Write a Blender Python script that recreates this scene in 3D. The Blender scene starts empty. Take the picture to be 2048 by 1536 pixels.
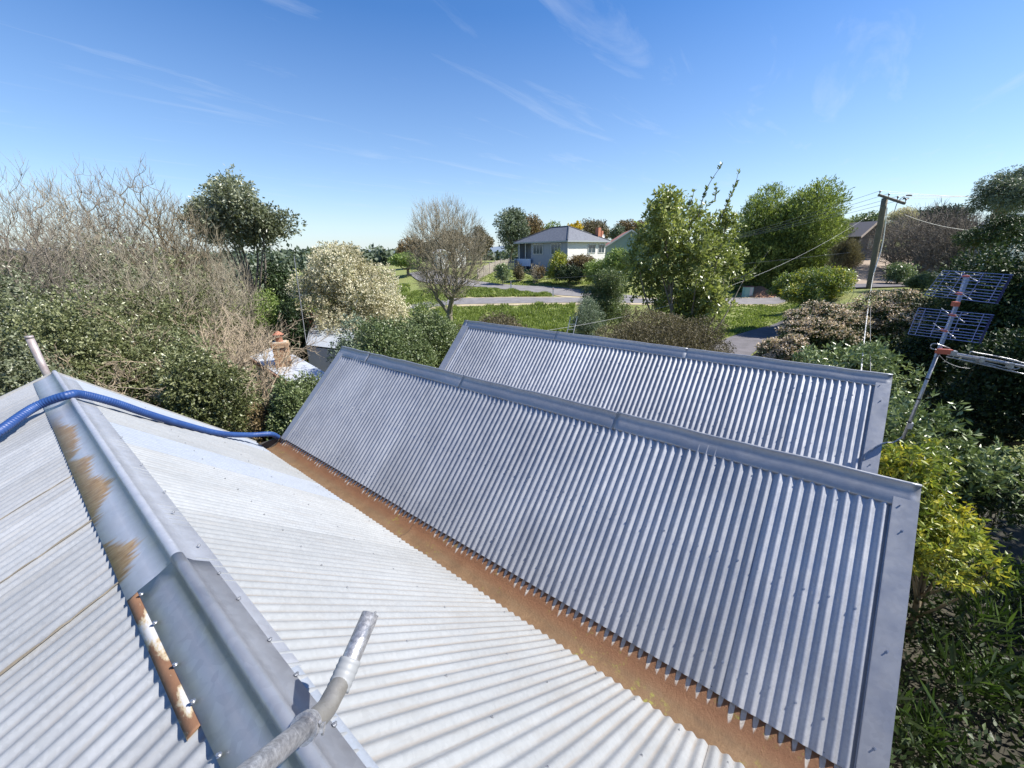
import bpy, math, random
import numpy as np
from mathutils import Vector, Matrix
rad = math.radians
sc = bpy.context.scene
COL = sc.collection
random.seed(3)
# ---------------------------------------------------------------- camera, world, sun
H = 5.5                                            # eye height above the yard
CF = np.array([0.74790059, 0.583063, -0.31730466]); CR = np.array([0.61197309, -0.79080622, -0.01069892])
CU = np.array([0.25716464, 0.18618018, 0.9482633]); FPX = 785.18
FH = np.array([CF[0], CF[1], 0]) / math.hypot(CF[0], CF[1])          # horizontal forward
RH = np.array([FH[1], -FH[0], 0.0])                                  # horizontal right
cd = bpy.data.cameras.new('camera'); cam = bpy.data.objects.new('camera', cd); COL.objects.link(cam)
cd.sensor_width = 36; cd.lens = FPX / 2048 * 36; cd.clip_start = 0.05; cd.clip_end = 9000
cam.matrix_world = Matrix(((CR[0], CU[0], -CF[0], 0), (CR[1], CU[1], -CF[1], 0), (CR[2], CU[2], -CF[2], H), (0, 0, 0, 1)))
sc.camera = cam
k = 0.32
SUN = np.array([.7071 - .7071 * k, -.66, .7071 + .7071 * k]); SUN /= np.linalg.norm(SUN)
w = bpy.data.worlds.new('World'); sc.world = w; w.use_nodes = True
nt = w.node_tree; bgn = nt.nodes['Background']
sky = nt.nodes.new('ShaderNodeTexSky'); sky.sky_type = 'NISHITA'; sky.sun_disc = False
sky.sun_elevation = math.asin(SUN[2]); sky.sun_rotation = math.atan2(SUN[0], SUN[1])
sky.altitude = 300; sky.air_density = 1.0; sky.dust_density = 0.3; sky.ozone_density = 2.2
hs = nt.nodes.new('ShaderNodeHueSaturation'); hs.inputs['Saturation'].default_value = 1.3
hs.inputs['Hue'].default_value = 0.508
nt.links.new(sky.outputs[0], hs.inputs['Color'])
# thin cirrus streaks, laid out on the sky dome's own directions
tc = nt.nodes.new('ShaderNodeTexCoord'); sep = nt.nodes.new('ShaderNodeSeparateXYZ'); nt.links.new(tc.outputs['Generated'], sep.inputs[0])
mz = nt.nodes.new('ShaderNodeMath'); mz.operation = 'MAXIMUM'; mz.inputs[1].default_value = 0.06; nt.links.new(sep.outputs[2], mz.inputs[0])
def wdiv(o):
    n = nt.nodes.new('ShaderNodeMath'); n.operation = 'DIVIDE'; nt.links.new(o, n.inputs[0]); nt.links.new(mz.outputs[0], n.inputs[1]); return n.outputs[0]
cmb = nt.nodes.new('ShaderNodeCombineXYZ'); nt.links.new(wdiv(sep.outputs[0]), cmb.inputs[0]); nt.links.new(wdiv(sep.outputs[1]), cmb.inputs[1])
mp = nt.nodes.new('ShaderNodeMapping'); mp.inputs['Location'].default_value = (2.3, 5.1, 0); mp.inputs['Rotation'].default_value = (0, 0, rad(62)); mp.inputs['Scale'].default_value = (0.55, 2.6, 1)
nt.links.new(cmb.outputs[0], mp.inputs[0])
nz1 = nt.nodes.new('ShaderNodeTexNoise'); nz1.inputs['Scale'].default_value = 1.1; nz1.inputs['Detail'].default_value = 9; nz1.inputs['Roughness'].default_value = 0.62; nz1.inputs['Distortion'].default_value = 0.6
nt.links.new(mp.outputs[0], nz1.inputs['Vector'])
rp = nt.nodes.new('ShaderNodeValToRGB'); rp.color_ramp.elements[0].position = 0.555; rp.color_ramp.elements[1].position = 0.9
rp.color_ramp.elements[1].color = (0.4, 0.4, 0.4, 1); nt.links.new(nz1.outputs[0], rp.inputs[0])
mx = nt.nodes.new('ShaderNodeMixRGB'); mx.inputs[2].default_value = (4.6, 5.1, 5.9, 1)
nt.links.new(rp.outputs[0], mx.inputs[0]); nt.links.new(hs.outputs[0], mx.inputs[1])
hzr = nt.nodes.new('ShaderNodeValToRGB'); e_ = hzr.color_ramp.elements; e_[0].position = 0; e_[0].color = (.65, .65, .65, 1); e_[1].position = .42; e_[1].color = (0, 0, 0, 1); em = e_.new(.12); em.color = (.33, .33, .33, 1)
nt.links.new(sep.outputs[2], hzr.inputs[0]); hmx = nt.nodes.new('ShaderNodeMixRGB'); hmx.inputs[2].default_value = (3.1, 3.9, 5.1, 1)
nt.links.new(hzr.outputs[0], hmx.inputs[0]); nt.links.new(mx.outputs[0], hmx.inputs[1])
nt.links.new(hmx.outputs[0], bgn.inputs[0]); bgn.inputs[1].default_value = 0.094
sd = bpy.data.lights.new('sun', 'SUN'); sd.energy = 5.0; sd.angle = rad(0.5); sd.color = (1, 0.955, 0.88)
so = bpy.data.objects.new('sun', sd); COL.objects.link(so); so.rotation_euler = Vector(SUN).to_track_quat('Z', 'Y').to_euler()
so.location = (0, 0, 30)
vs = sc.view_settings; vs.view_transform = 'Standard'; vs.look = 'None'; vs.exposure = 0.98; vs.gamma = 1; vs.use_curve_mapping = False

# ---------------------------------------------------------------- helpers
def ray(px, py): return CF + CR * (px - 1024) / FPX - CU * (py - 768) / FPX
def at(px, py, F):                                 # world point seen at photo pixel, F metres ahead on the map
    r = ray(px, py); r = r * (F / (r @ FH)); return np.array([r[0], r[1], r[2] + H])
def atd(px, py, d): r = ray(px, py) * d; return np.array([r[0], r[1], r[2] + H])
def W(F, L, z=0): p = FH * F + RH * L; return np.array([p[0], p[1], z])
def FL(x, y): return x * FH[0] + y * FH[1], x * RH[0] + y * RH[1]
def ss(x, a, b):
    t = np.clip((x - a) / (b - a), 0, 1); return t * t * (3 - 2 * t)
def terrain(x, y):
    x = np.asarray(x, float); y = np.asarray(y, float)
    F, L = FL(x, y); q = L / np.maximum(F, 1.0)
    z = 0.0 * F
    z = z + 0.55 * ss(F, 34, 46) + 0.7 * ss(F, 46, 54) + 1.6 * ss(F, 54, 68) + 0.6 * ss(F, 70, 100)
    z = z - 1.5 * ss(-q, 0.12, 0.45) * ss(F, 6, 18) + 0.25 * np.sin(F * .31 + L * .17) * ss(F, 12, 30) * .4
    z = z + 2.75 * ss(q, .66, .84) * ss(F, 14, 27) + 1.3 * ss(q, .66, .84) * ss(F, 30, 55)
    z = z - 6 * ss(F, 110, 260)
    return z
def G(x, y): return float(terrain(x, y))
def M(name, col=(.5, .5, .5), rough=.6, metal=0.0, spec=.5):
    m = bpy.data.materials.new(name); m.use_nodes = True; b = m.node_tree.nodes['Principled BSDF']
    b.inputs['Base Color'].default_value = (*col, 1); b.inputs['Roughness'].default_value = rough
    b.inputs['Metallic'].default_value = metal; b.inputs['Specular IOR Level'].default_value = spec
    return m
class NB:                                          # small node-building helper
    def __init__(s, m): s.t = m.node_tree; s.b = s.t.nodes['Principled BSDF']; s.co = None
    def n(s, ty, **kw):
        n = s.t.nodes.new(ty)
        for a, v in kw.items(): setattr(n, a, v)
        return n
    def l(s, a, b): s.t.links.new(a, b)
    def obj(s):
        if s.co is None: s.co = s.n('ShaderNodeTexCoord').outputs['Object']
        return s.co
    def map(s, scale=(1, 1, 1), rot=(0, 0, 0), loc=(0, 0, 0)):
        m = s.n('ShaderNodeMapping'); m.inputs['Scale'].default_value = scale; m.inputs['Rotation'].default_value = rot; m.inputs['Location'].default_value = loc
        s.l(s.obj(), m.inputs[0]); return m.outputs[0]
    def noise(s, scale, vec=None, detail=5, rough=.6, dist=0):
        n = s.n('ShaderNodeTexNoise'); n.inputs['Scale'].default_value = scale; n.inputs['Detail'].default_value = detail
        n.inputs['Roughness'].default_value = rough; n.inputs['Distortion'].default_value = dist
        s.l(vec if vec is not None else s.obj(), n.inputs['Vector']); return n.outputs['Fac']
    def vor(s, scale, vec=None, out='Color'):
        n = s.n('ShaderNodeTexVoronoi'); n.inputs['Scale'].default_value = scale
        s.l(vec if vec is not None else s.obj(), n.inputs['Vector']); return n.outputs[out]
    def ramp(s, f, stops):
        r = s.n('ShaderNodeValToRGB'); e = r.color_ramp.elements
        while len(e) < len(stops): e.new(0.5)
        for i, (p, c) in enumerate(stops):
            e[i].position = p; e[i].color = (*c, 1) if hasattr(c, '__len__') else (c, c, c, 1)
        s.l(f, r.inputs[0]); return r.outputs[0]
    def mix(s, f, a, b, mode='MIX'):
        m = s.n('ShaderNodeMixRGB', blend_type=mode)
        for i, v in enumerate((f, a, b)):
            if hasattr(v, 'is_linked'): s.l(v, m.inputs[i])
            elif isinstance(v, (int, float)): m.inputs[i].default_value = v if i == 0 else (v, v, v, 1)
            else: m.inputs[i].default_value = (*v, 1)
        return m.outputs[0]
    def math(s, op, a, b=0.0, c=None):
        m = s.n('ShaderNodeMath', operation=op)
        for i, v in enumerate((a, b, c)):
            if v is None: continue
            if hasattr(v, 'is_linked'): s.l(v, m.inputs[i])
            else: m.inputs[i].default_value = v
        return m.outputs[0]
    def bump(s, h, strength=.3, dist=.01):
        b = s.n('ShaderNodeBump'); b.inputs['Strength'].default_value = strength; b.inputs['Distance'].default_value = dist
        s.l(h, b.inputs['Height']); s.l(b.outputs[0], s.b.inputs['Normal'])
    def col(s, o): s.l(o, s.b.inputs['Base Color'])
    def rough(s, o): s.l(o, s.b.inputs['Roughness'])
    def xyz(s):
        q = s.n('ShaderNodeSeparateXYZ'); s.l(s.obj(), q.inputs[0]); return q.outputs

def mesh_np(name, V, F_, mats, parent=None, smooth=False, tone=None, midx=None, base=None):
    """V (n,3), F_ (m,k) constant-size faces"""
    V = np.asarray(V, np.float32); F_ = np.asarray(F_, np.int32)
    if base is not None: V = V - np.asarray(base, np.float32)
    me = bpy.data.meshes.new(name); me.vertices.add(len(V)); me.vertices.foreach_set('co', V.ravel())
    kk = F_.shape[1]; me.loops.add(F_.size); me.loops.foreach_set('vertex_index', F_.ravel())
    me.polygons.add(len(F_)); me.polygons.foreach_set('loop_start', np.arange(0, F_.size, kk, dtype=np.int32))
    me.polygons.foreach_set('loop_total', np.full(len(F_), kk, np.int32))
    if midx is not None: me.polygons.foreach_set('material_index', np.asarray(midx, np.int32))
    if smooth: me.polygons.foreach_set('use_smooth', np.ones(len(F_), bool))
    if tone is not None:
        a = me.attributes.new('tone', 'FLOAT', 'FACE'); a.data.foreach_set('value', np.asarray(tone, np.float32))
    me.update(calc_edges=True); me.validate()
    for m in (mats if isinstance(mats, (list, tuple)) else [mats]): me.materials.append(m)
    o = bpy.data.objects.new(name, me); COL.objects.link(o)
    if parent is not None: o.parent = parent
    return o
class MB:
    def __init__(s): s.v = []; s.f = []; s.mi = []; s.cur = 0
    def add(s, vs, fs):
        n = len(s.v); s.v += [tuple(map(float, p)) for p in vs]; s.f += [tuple(i + n for i in f) for f in fs]; s.mi += [s.cur] * len(fs); return s
    def box(s, c, size, ax=None):
        c = np.array(c, float); X, Y, Z = (np.eye(3) if ax is None else [np.array(a, float) for a in ax]); h = np.array(size) / 2
        P = [c + X * h[0] * a + Y * h[1] * b + Z * h[2] * d for d in (-1, 1) for b in (-1, 1) for a in (-1, 1)]
        return s.add(P, [(0, 2, 3, 1), (4, 5, 7, 6), (0, 1, 5, 4), (2, 6, 7, 3), (0, 4, 6, 2), (1, 3, 7, 5)])
    def bar(s, a, b, wd, th=None, up=(0, 0, 1)):
        a = np.array(a, float); b = np.array(b, float); d = b - a; L = np.linalg.norm(d); d /= L; u = np.array(up, float)
        x = np.cross(d, u); 
        if np.linalg.norm(x) < 1e-4: x = np.cross(d, (1, 0, 0))
        x /= np.linalg.norm(x); z = np.cross(x, d); return s.box((a + b) / 2, (wd, L, th or wd), (x, d, z))
    def tube(s, P, r, m=8, caps=True):
        V, F_ = tubes_np(np.array([P], float), np.array([r if hasattr(r, '__len__') else [r] * len(P)], float), m)
        fs = [tuple(f) for f in F_]
        if caps: fs += [tuple(range(m))[::-1], tuple((len(P) - 1) * m + i for i in range(m))]
        return s.add(V, fs)
    def build(s, name, mats, parent=None, smooth=False, base=None):
        me = bpy.data.meshes.new(name); b = np.zeros(3) if base is None else np.array(base)
        me.from_pydata([tuple(np.array(p) - b) for p in s.v], [], s.f)
        for m in (mats if isinstance(mats, (list, tuple)) else [mats]): me.materials.append(m)
        me.polygons.foreach_set('material_index', s.mi)
        if smooth: me.polygons.foreach_set('use_smooth', [True] * len(s.f))
        me.update(); o = bpy.data.objects.new(name, me); COL.objects.link(o)
        if parent is not None: o.parent = parent
        return o
def tubes_np(P, R, m):
    """P (N,K,3) polylines, R (N,K) radii -> verts, quad faces"""
    N, K, _ = P.shape
    T = np.empty_like(P); T[:, 1:-1] = P[:, 2:] - P[:, :-2]; T[:, 0] = P[:, 1] - P[:, 0]; T[:, -1] = P[:, -1] - P[:, -2]
    T /= np.linalg.norm(T, axis=2, keepdims=True) + 1e-9
    ref = np.where(np.abs(T[:, :1, 2:3]) > .8, np.array([1., 0, 0]), np.array([0, 0, 1.])); ref = np.broadcast_to(ref, T.shape)
    A = np.cross(T, ref); A /= np.linalg.norm(A, axis=2, keepdims=True) + 1e-9; B = np.cross(T, A)
    th = np.arange(m) * 2 * math.pi / m
    V = P[:, :, None] + R[:, :, None, None] * (A[:, :, None] * np.cos(th)[None, None, :, None] + B[:, :, None] * np.sin(th)[None, None, :, None])
    idx = np.arange(N * K * m).reshape(N, K, m); a = idx[:, :-1]; b = idx[:, 1:]
    F_ = np.stack([a, np.roll(a, -1, 2), np.roll(b, -1, 2), b], -1).reshape(-1, 4)
    return V.reshape(-1, 3), F_
def tag(o, label=None, cat=None, group=None, kind=None):
    if label: o['label'] = label
    if cat: o['category'] = cat
    if group: o['group'] = group
    if kind: o['kind'] = kind
    return o
def empty(name, loc, label, cat, group=None):
    o = bpy.data.objects.new(name, None); COL.objects.link(o); o.location = [float(q) for q in loc]; o.empty_display_size = .3
    return tag(o, label, cat, group)

# ---------------------------------------------------------------- materials
def leafmat(name, c1, c2, c3, gloss=.45, trans=.25):
    m = M(name, c2, gloss); q = NB(m); a = q.n('ShaderNodeAttribute'); a.attribute_name = 'tone'
    c = q.ramp(a.outputs['Fac'], [(0, c1), (.5, c2), (1, c3)]); q.col(c)
    tr = q.n('ShaderNodeBsdfTranslucent'); q.l(q.mix(.5, c, (.9, 1, .3), 'MULTIPLY'), tr.inputs[0])
    ms = q.n('ShaderNodeMixShader'); ms.inputs[0].default_value = trans
    out = q.t.nodes['Material Output']; q.l(q.b.outputs[0], ms.inputs[1]); q.l(tr.outputs[0], ms.inputs[2]); q.l(ms.outputs[0], out.inputs[0])
    return m
LM = dict(
    olive=leafmat('leaf_olive', (.05, .062, .025), (.14, .16, .065), (.33, .34, .19), .33),
    oak=leafmat('leaf_evergreen', (.06, .07, .035), (.16, .18, .1), (.36, .38, .28), .35),
    cream=leafmat('blossom_cream', (.26, .23, .12), (.52, .475, .33), (.8, .76, .6), .7, .3),
    green=leafmat('leaf_green', (.05, .075, .03), (.125, .165, .065), (.28, .33, .15), .42),
    fresh=leafmat('leaf_fresh', (.09, .14, .03), (.2, .28, .07), (.36, .44, .13), .5),
    magn=leafmat('leaf_magnolia', (.07, .09, .02), (.24, .28, .075), (.46, .48, .2), .32, .35),
    brownish=leafmat('leaf_brown_olive', (.045, .04, .022), (.125, .105, .055), (.25, .21, .12), .6),
    grey=leafmat('leaf_grey_green', (.07, .1, .06), (.16, .21, .14), (.34, .4, .3), .5),
    gum=leafmat('leaf_gum', (.05, .07, .04), (.12, .155, .1), (.26, .3, .22), .5),
    rust=leafmat('leaf_rust', (.07, .05, .025), (.17, .12, .055), (.3, .22, .1), .6),
    pine=leafmat('leaf_needle_green', (.06, .09, .02), (.19, .245, .055), (.38, .44, .12), .5, .3),
    yellow=leafmat('leaf_yellow_green', (.05, .09, .02), (.2, .26, .05), (.55, .48, .06), .4, .35),
    golden=leafmat('leaf_golden', (.35, .25, .02), (.55, .4, .03), (.7, .52, .05), .5),
    rhodo=leafmat('leaf_rhododendron', (.05, .085, .03), (.18, .235, .095), (.38, .44, .24), .33, .2),
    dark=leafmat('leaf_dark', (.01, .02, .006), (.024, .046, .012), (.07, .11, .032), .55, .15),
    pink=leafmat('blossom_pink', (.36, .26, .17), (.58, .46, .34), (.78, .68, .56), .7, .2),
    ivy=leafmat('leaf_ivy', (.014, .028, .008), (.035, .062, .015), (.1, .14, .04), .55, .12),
    grassm=leafmat('grass_blade', (.08, .12, .02), (.2, .265, .055), (.35, .41, .12), .55, .35),
    strap=leafmat('leaf_strap', (.012, .03, .006), (.03, .06, .012), (.08, .13, .03), .4, .3))
def barkmat(name, a, b):
    m = M(name, a, .85); q = NB(m); f = q.noise(6, detail=6); q.col(q.mix(f, a, b)); q.bump(q.noise(40), .4, .01); return m
BK = dict(tan=barkmat('bark_tan', (.2, .17, .12), (.38, .34, .255)), grey=barkmat('bark_grey', (.12, .1, .08), (.27, .235, .19)),
          brown=barkmat('bark_brown', (.12, .095, .065), (.27, .22, .14)), lichen=barkmat('bark_lichen', (.16, .14, .11), (.34, .3, .2)),
          straw=barkmat('bark_straw', (.25, .19, .125), (.45, .37, .27)))

def galv(name, base, base2, metal=.55, rough=.42, spangle=60, dirt=None, dirtamt=.5, streak=(1, 1, 1)):
    m = M(name, base, rough, metal); q = NB(m)
    v = q.vor(spangle); sp = q.math('MULTIPLY', q.ramp(v, [(0, 0.), (1, 1.)]), 1)
    c = q.mix(q.ramp(q.noise(1.1, detail=7), [(.3, 0.), (.7, 1.)]), base, base2)
    c = q.mix(.22, c, q.mix(sp, tuple(x * .72 for x in base), tuple(min(1, x * 1.12) for x in base2)))
    c = q.mix(q.ramp(q.noise(1, q.map(streak), 6), [(.52, 0.), (.75, .45)]), c, tuple(x * .8 for x in base))
    if dirt is not None:
        f = q.ramp(q.noise(2.2, q.map(streak, loc=(3, 1, 2)), 8, .7), [(.5, 0.), (.72, dirtamt)]); c = q.mix(f, c, dirt)
    oi = q.n('ShaderNodeObjectInfo'); c = q.mix(1.0, c, q.ramp(oi.outputs['Random'], [(0, .86), (1, 1.06)]), 'MULTIPLY')
    q.col(c); q.rough(q.ramp(q.noise(9, detail=4), [(.3, rough - .07), (.7, rough + .12)]))
    q.bump(q.noise(70, detail=3), .12, .002)
    return m
def valley_dirt(m, axis_pitch=.0762, col=(.25, .2, .15), amt=.55):
    """grime that has settled in the troughs of the corrugation"""
    q = NB(m); X = q.xyz(); src = q.b.inputs['Base Color'].links[0].from_socket
    ph = q.math('COSINE', q.math('MULTIPLY', X[1], 2 * math.pi / axis_pitch))
    f = q.math('MULTIPLY', q.ramp(ph, [(0, 1.), (.0001, 1.)]), 1.0)
    tr = q.math('SUBTRACT', q.math('MULTIPLY', ph, -1.0), .45)       # positive only in troughs
    fl = q.ramp(q.noise(1, q.map((9, 75, 9)), 6, .75), [(.66, 0.), (.72, .8)]); fl = q.math('MULTIPLY', fl, q.ramp(q.noise(1.3), [(.42, 0.), (.6, 1.)])); src = q.mix(fl, src, (.12, .085, .06))
    tr = q.math('MAXIMUM', tr, 0); n = q.ramp(q.noise(1.6, q.map((1, 14, 1)), 7, .7), [(.35, 0.), (.72, 1.)])
    q.col(q.mix(q.math('MULTIPLY', q.math('MULTIPLY', tr, 1.8 * amt), n), src, col)); return m
MAT = {}
MAT['zinc_white'] = valley_dirt(galv('weathered_zinc_white', (.25, .262, .272), (.32, .334, .345), .15, .55, 55, (.22, .19, .155), .28, (.8, 9, 1)), amt=.8)
MAT['zinc_blue'] = galv('newer_zinc_pale_blue', (.27, .3, .345), (.31, .34, .39), .2, .5, 90, None, 0, (.6, 4, 1))
MAT['zinc_left'] = valley_dirt(galv('weathered_zinc_grey', (.28, .292, .305), (.4, .41, .425), .25, .5, 70, (.36, .3, .22), .3, (.8, 6, 1)), amt=.3)
MAT['zinc_dark'] = galv('galvanised_steel_blue_grey', (.28, .29, .32), (.44, .45, .475), .5, .45, 80, None, 0, (.8, 5, 1))
MAT['flash'] = galv('folded_zinc_flashing', (.3, .312, .345), (.38, .392, .42), .5, .45, 35, None, 0, (3, .8, 1))
MAT['newcap'] = galv('dull_new_zinc', (.23, .245, .28), (.36, .375, .41), .55, .42, 28, None, 0, (9, 1.4, 1))
MAT['pipe'] = galv('old_galvanised_pipe', (.24, .24, .25), (.46, .46, .47), .7, .36, 160, (.13, .12, .11), .7, (9, 30, 9))
q = NB(MAT['pipe']); q.col(q.ramp(q.noise(60, q.map((1, 1, 1.6)), 9, .8, .4), [(.32, (.17, .17, .175)), (.45, (.3, .3, .31)), (.56, (.42, .42, .43)), (.68, (.62, .62, .62))])); q.bump(q.noise(90, detail=6), .35, .004); q.rough(q.ramp(q.noise(30, detail=5), [(.35, .3), (.65, .6)]))
MAT['pipe_rust'] = galv('peeling_painted_pipe', (.22, .15, .14), (.38, .36, .36), .3, .5, 60, (.42, .42, .42), .8, (9, 9, 2))
MAT['screw'] = M('zinc_screw', (.42, .43, .45), .35, .8)
MAT['batten'] = M('roof_timber', (.2, .15, .1), .8)
def cap_rust():
    m = galv('old_ridge_cap_rusting', (.33, .35, .4), (.42, .44, .485), .3, .45, 30, None, 0, (6, 1, 1)); q = NB(m); X = q.xyz()
    src = q.b.inputs['Base Color'].links[0].from_socket
    edge = q.math('SUBTRACT', .215, X[0])                               # distance in from the ridge line
    d = q.math('DIVIDE', q.math('SUBTRACT', X[0], .005), .17)           # 0 at the cap's lower edge
    n = q.noise(1, q.map((3, 34, 3), (0, 0, .5)), 9, .62, .2); big = q.noise(1.15, q.map((.05, 1.7, .05), loc=(0, 2.35, 0)), 2, .4)
    lim = q.math('ADD', q.math('MULTIPLY', q.math('SUBTRACT', n, .45), 1.1), q.math('MULTIPLY', q.math('SUBTRACT', big, .5), 3.6))
    lim = q.math('ADD', lim, .36)
    near = q.ramp(X[1], [(.0, 1.), (.999, 1.)])
    f = q.ramp(q.math('SUBTRACT', lim, d), [(.0, 0.), (.22, 1.)])
    u_ok = q.ramp(q.math('DIVIDE', X[1], 10.0), [(.53, 1.), (.575, 0.)])
    f = q.math('MULTIPLY', f, u_ok)
    rc = q.ramp(q.noise(14, q.map((1, 4, 1)), 6, .7), [(.3, (.13, .07, .03)), (.5, (.24, .15, .065)), (.75, (.35, .27, .17))])
    q.col(q.mix(f, src, rc)); q.l(q.math('MULTIPLY', q.math('SUBTRACT', 1, f), .4), q.b.inputs['Metallic'])
    return m
MAT['cap_rust'] = cap_rust()
def rust_edge():
    m = M('rusted_cap_edge', (.3, .15, .08), .8); q = NB(m)
    f = q.noise(1, q.map((8, 3.3, 8)), 7, .65)
    q.col(q.ramp(f, [(.38, (.4, .4, .41)), (.43, (.36, .3, .2)), (.47, (.15, .075, .04)), (.66, (.21, .11, .058)), (.74, (.38, .35, .3))])); q.bump(q.noise(60), .4, .003); return m
MAT['rust_edge'] = rust_edge()
def gutter_mat():
    m = M('rusty_valley_gutter', (.3, .16, .07), .75); q = NB(m); X = q.xyz()
    c = q.ramp(q.noise(5, detail=9, rough=.7), [(.3, (.09, .05, .023)), (.5, (.14, .08, .037)), (.7, (.185, .115, .06))])
    c = q.mix(q.ramp(q.noise(75, detail=6, rough=.8), [(.46, 0.), (.62, .8)]), c, (.1, .055, .025))
    c = q.mix(q.ramp(q.noise(2.5, q.map((1, 1, 1), loc=(5, 0, 0)), 6), [(.48, 0.), (.68, .65)]), c, (.13, .085, .045))
    # redder up the right-hand side
    red = q.ramp(X[0], [(.0, 0.), (1, 1.)]); rr = q.math('MULTIPLY', q.math('SUBTRACT', X[0], 2.38), 6.0)
    rr = q.math('MINIMUM', q.math('MAXIMUM', rr, 0), .5); c = q.mix(rr, c, (.23, .09, .038))
    # moss along the middle, nearer end
    ms = q.math('MULTIPLY', q.ramp(q.noise(16, q.map((1, 1, 1), loc=(9, 2, 0)), 8, .75), [(.56, 0.), (.64, 1.)]), q.ramp(q.noise(2.1, detail=2), [(.5, 0.), (.6, .8)]))
    c = q.mix(ms, c, (.2, .2, .03))
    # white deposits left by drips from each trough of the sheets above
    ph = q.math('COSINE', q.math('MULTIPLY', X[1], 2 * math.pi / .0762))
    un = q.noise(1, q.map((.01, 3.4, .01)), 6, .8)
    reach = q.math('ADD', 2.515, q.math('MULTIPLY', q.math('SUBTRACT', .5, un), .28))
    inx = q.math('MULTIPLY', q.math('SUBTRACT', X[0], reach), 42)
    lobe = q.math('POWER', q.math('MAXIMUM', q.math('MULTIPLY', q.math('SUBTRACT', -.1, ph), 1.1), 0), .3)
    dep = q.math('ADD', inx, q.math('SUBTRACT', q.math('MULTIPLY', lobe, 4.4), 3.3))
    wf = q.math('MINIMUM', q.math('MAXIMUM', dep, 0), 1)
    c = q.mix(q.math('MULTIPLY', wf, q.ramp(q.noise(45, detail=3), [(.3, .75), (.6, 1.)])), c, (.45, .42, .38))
    lp = q.math('ABSOLUTE', q.math('SUBTRACT', X[1], q.math('ADD', 3.55, q.math('MULTIPLY', q.math('SUBTRACT', q.noise(12), .5), .06))))
    q.bump(q.noise(45, detail=9, rough=.8), .7, .012)
    q.col(q.mix(q.ramp(lp, [(.0, .75), (.012, 0.)]), c, (.06, .035, .02))); return m
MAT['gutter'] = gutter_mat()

# ================================================================ GROUND, ROADS
def ground_mat():
    m = M('ground_cover', (.1, .14, .04), .95); q = NB(m)
    n1 = q.noise(.35, detail=6); n2 = q.noise(6, detail=8, rough=.7)
    c = q.ramp(n2, [(.3, (.11, .12, .035)), (.5, (.18, .21, .055)), (.7, (.27, .29, .1))])
    c = q.mix(q.ramp(n1, [(.5, 0.), (.72, .6)]), c, (.2, .19, .06)); q.col(c); q.bump(n2, .8, .2); return m
nF = np.concatenate([np.arange(-30, 100, 1.0), np.geomspace(100, 5000, 40)]); nL = np.concatenate([-np.geomspace(90, 5000, 30)[::-1], np.arange(-88, 90, 1.0), np.geomspace(90, 5000, 30)])
FF, LL = np.meshgrid(nF, nL, indexing='ij'); XX = FH[0] * FF + RH[0] * LL; YY = FH[1] * FF + RH[1] * LL
V = np.stack([XX, YY, terrain(XX, YY)], -1).reshape(-1, 3); I = np.arange(len(V)).reshape(FF.shape)
Fq = np.stack([I[:-1, :-1], I[:-1, 1:], I[1:, 1:], I[1:, :-1]], -1).reshape(-1, 4)
tag(mesh_np('ground', V, Fq, ground_mat(), smooth=True), kind='structure')
def patch(name, ctr, halfw, mat, lift=.04, n_across=8):
    """a strip following the terrain along centre line points (F,L)"""
    ctr = np.array(ctr, float); d = np.r_[0, np.cumsum(np.hypot(*np.diff(ctr, axis=0).T))]; t = np.linspace(0, d[-1], int(d[-1] / .5) + 2)
    # smooth
    c = np.stack([np.interp(t, d, ctr[:, 0]), np.interp(t, d, ctr[:, 1])], -1)
    for _ in range(12): c[1:-1] = (c[:-2] + c[2:] + c[1:-1] * 2) / 4
    hw = np.interp(t, d, halfw) if hasattr(halfw, '__len__') else np.full(len(t), halfw)
    T = np.gradient(c, axis=0); T /= np.linalg.norm(T, axis=1, keepdims=True); N = np.stack([-T[:, 1], T[:, 0]], -1)
    s_ = np.linspace(-1, 1, n_across + 1); P = c[:, None] + N[:, None] * (s_[None, :, None] * hw[:, None, None])
    x = FH[0] * P[..., 0] + RH[0] * P[..., 1]; y = FH[1] * P[..., 0] + RH[1] * P[..., 1]
    V = np.stack([x, y, terrain(x, y) + lift], -1).reshape(-1, 3); I = np.arange(len(V)).reshape(P.shape[:2])
    return tag(mesh_np(name, V, np.stack([I[:-1, :-1], I[:-1, 1:], I[1:, 1:], I[1:, :-1]], -1).reshape(-1, 4), mat, smooth=True), kind='structure')
def asph(name, a, b):
    m = M(name, a, .9); q = NB(m); c = q.mix(q.ramp(q.noise(1.2, detail=7), [(.35, 0.), (.65, 1.)]), a, b)
    c = q.mix(q.ramp(q.noise(60), [(.5, 0.), (.7, .35)]), c, tuple(x * 1.5 for x in b)); q.col(c); q.bump(q.noise(80), .3, .01); return m
road_m = asph('worn_bitumen', (.13, .125, .13), (.19, .18, .185)); verge_m = asph('sandy_gravel', (.3, .25, .16), (.4, .34, .22)); drive_m = asph('dark_driveway', (.08, .075, .08), (.13, .12, .13))
soil_m = asph('bare_garden_soil', (.2, .15, .11), (.3, .24, .18))
low = [(43.6, -40), (43.6, -20), (43.6, -4), (43.2, 4), (42.6, 12), (42, 25), (41.5, 50)]
patch('road_verge', low, 2.7, verge_m, .05); patch('road', low, 1.75, road_m, .075)
up = [(70, -15.5), (62, -12), (57, -6.5), (53.5, -1), (51, 4), (48, 9), (44.5, 14)]
patch('side_road_verge', [(52, 2), (49.5, 6.5), (47.0, 8.2), (44.3, 10)], [.6, 2.2, 2.6, 3.4], verge_m, .06); patch('side_road', up, 2.3, road_m, .1)
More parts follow.
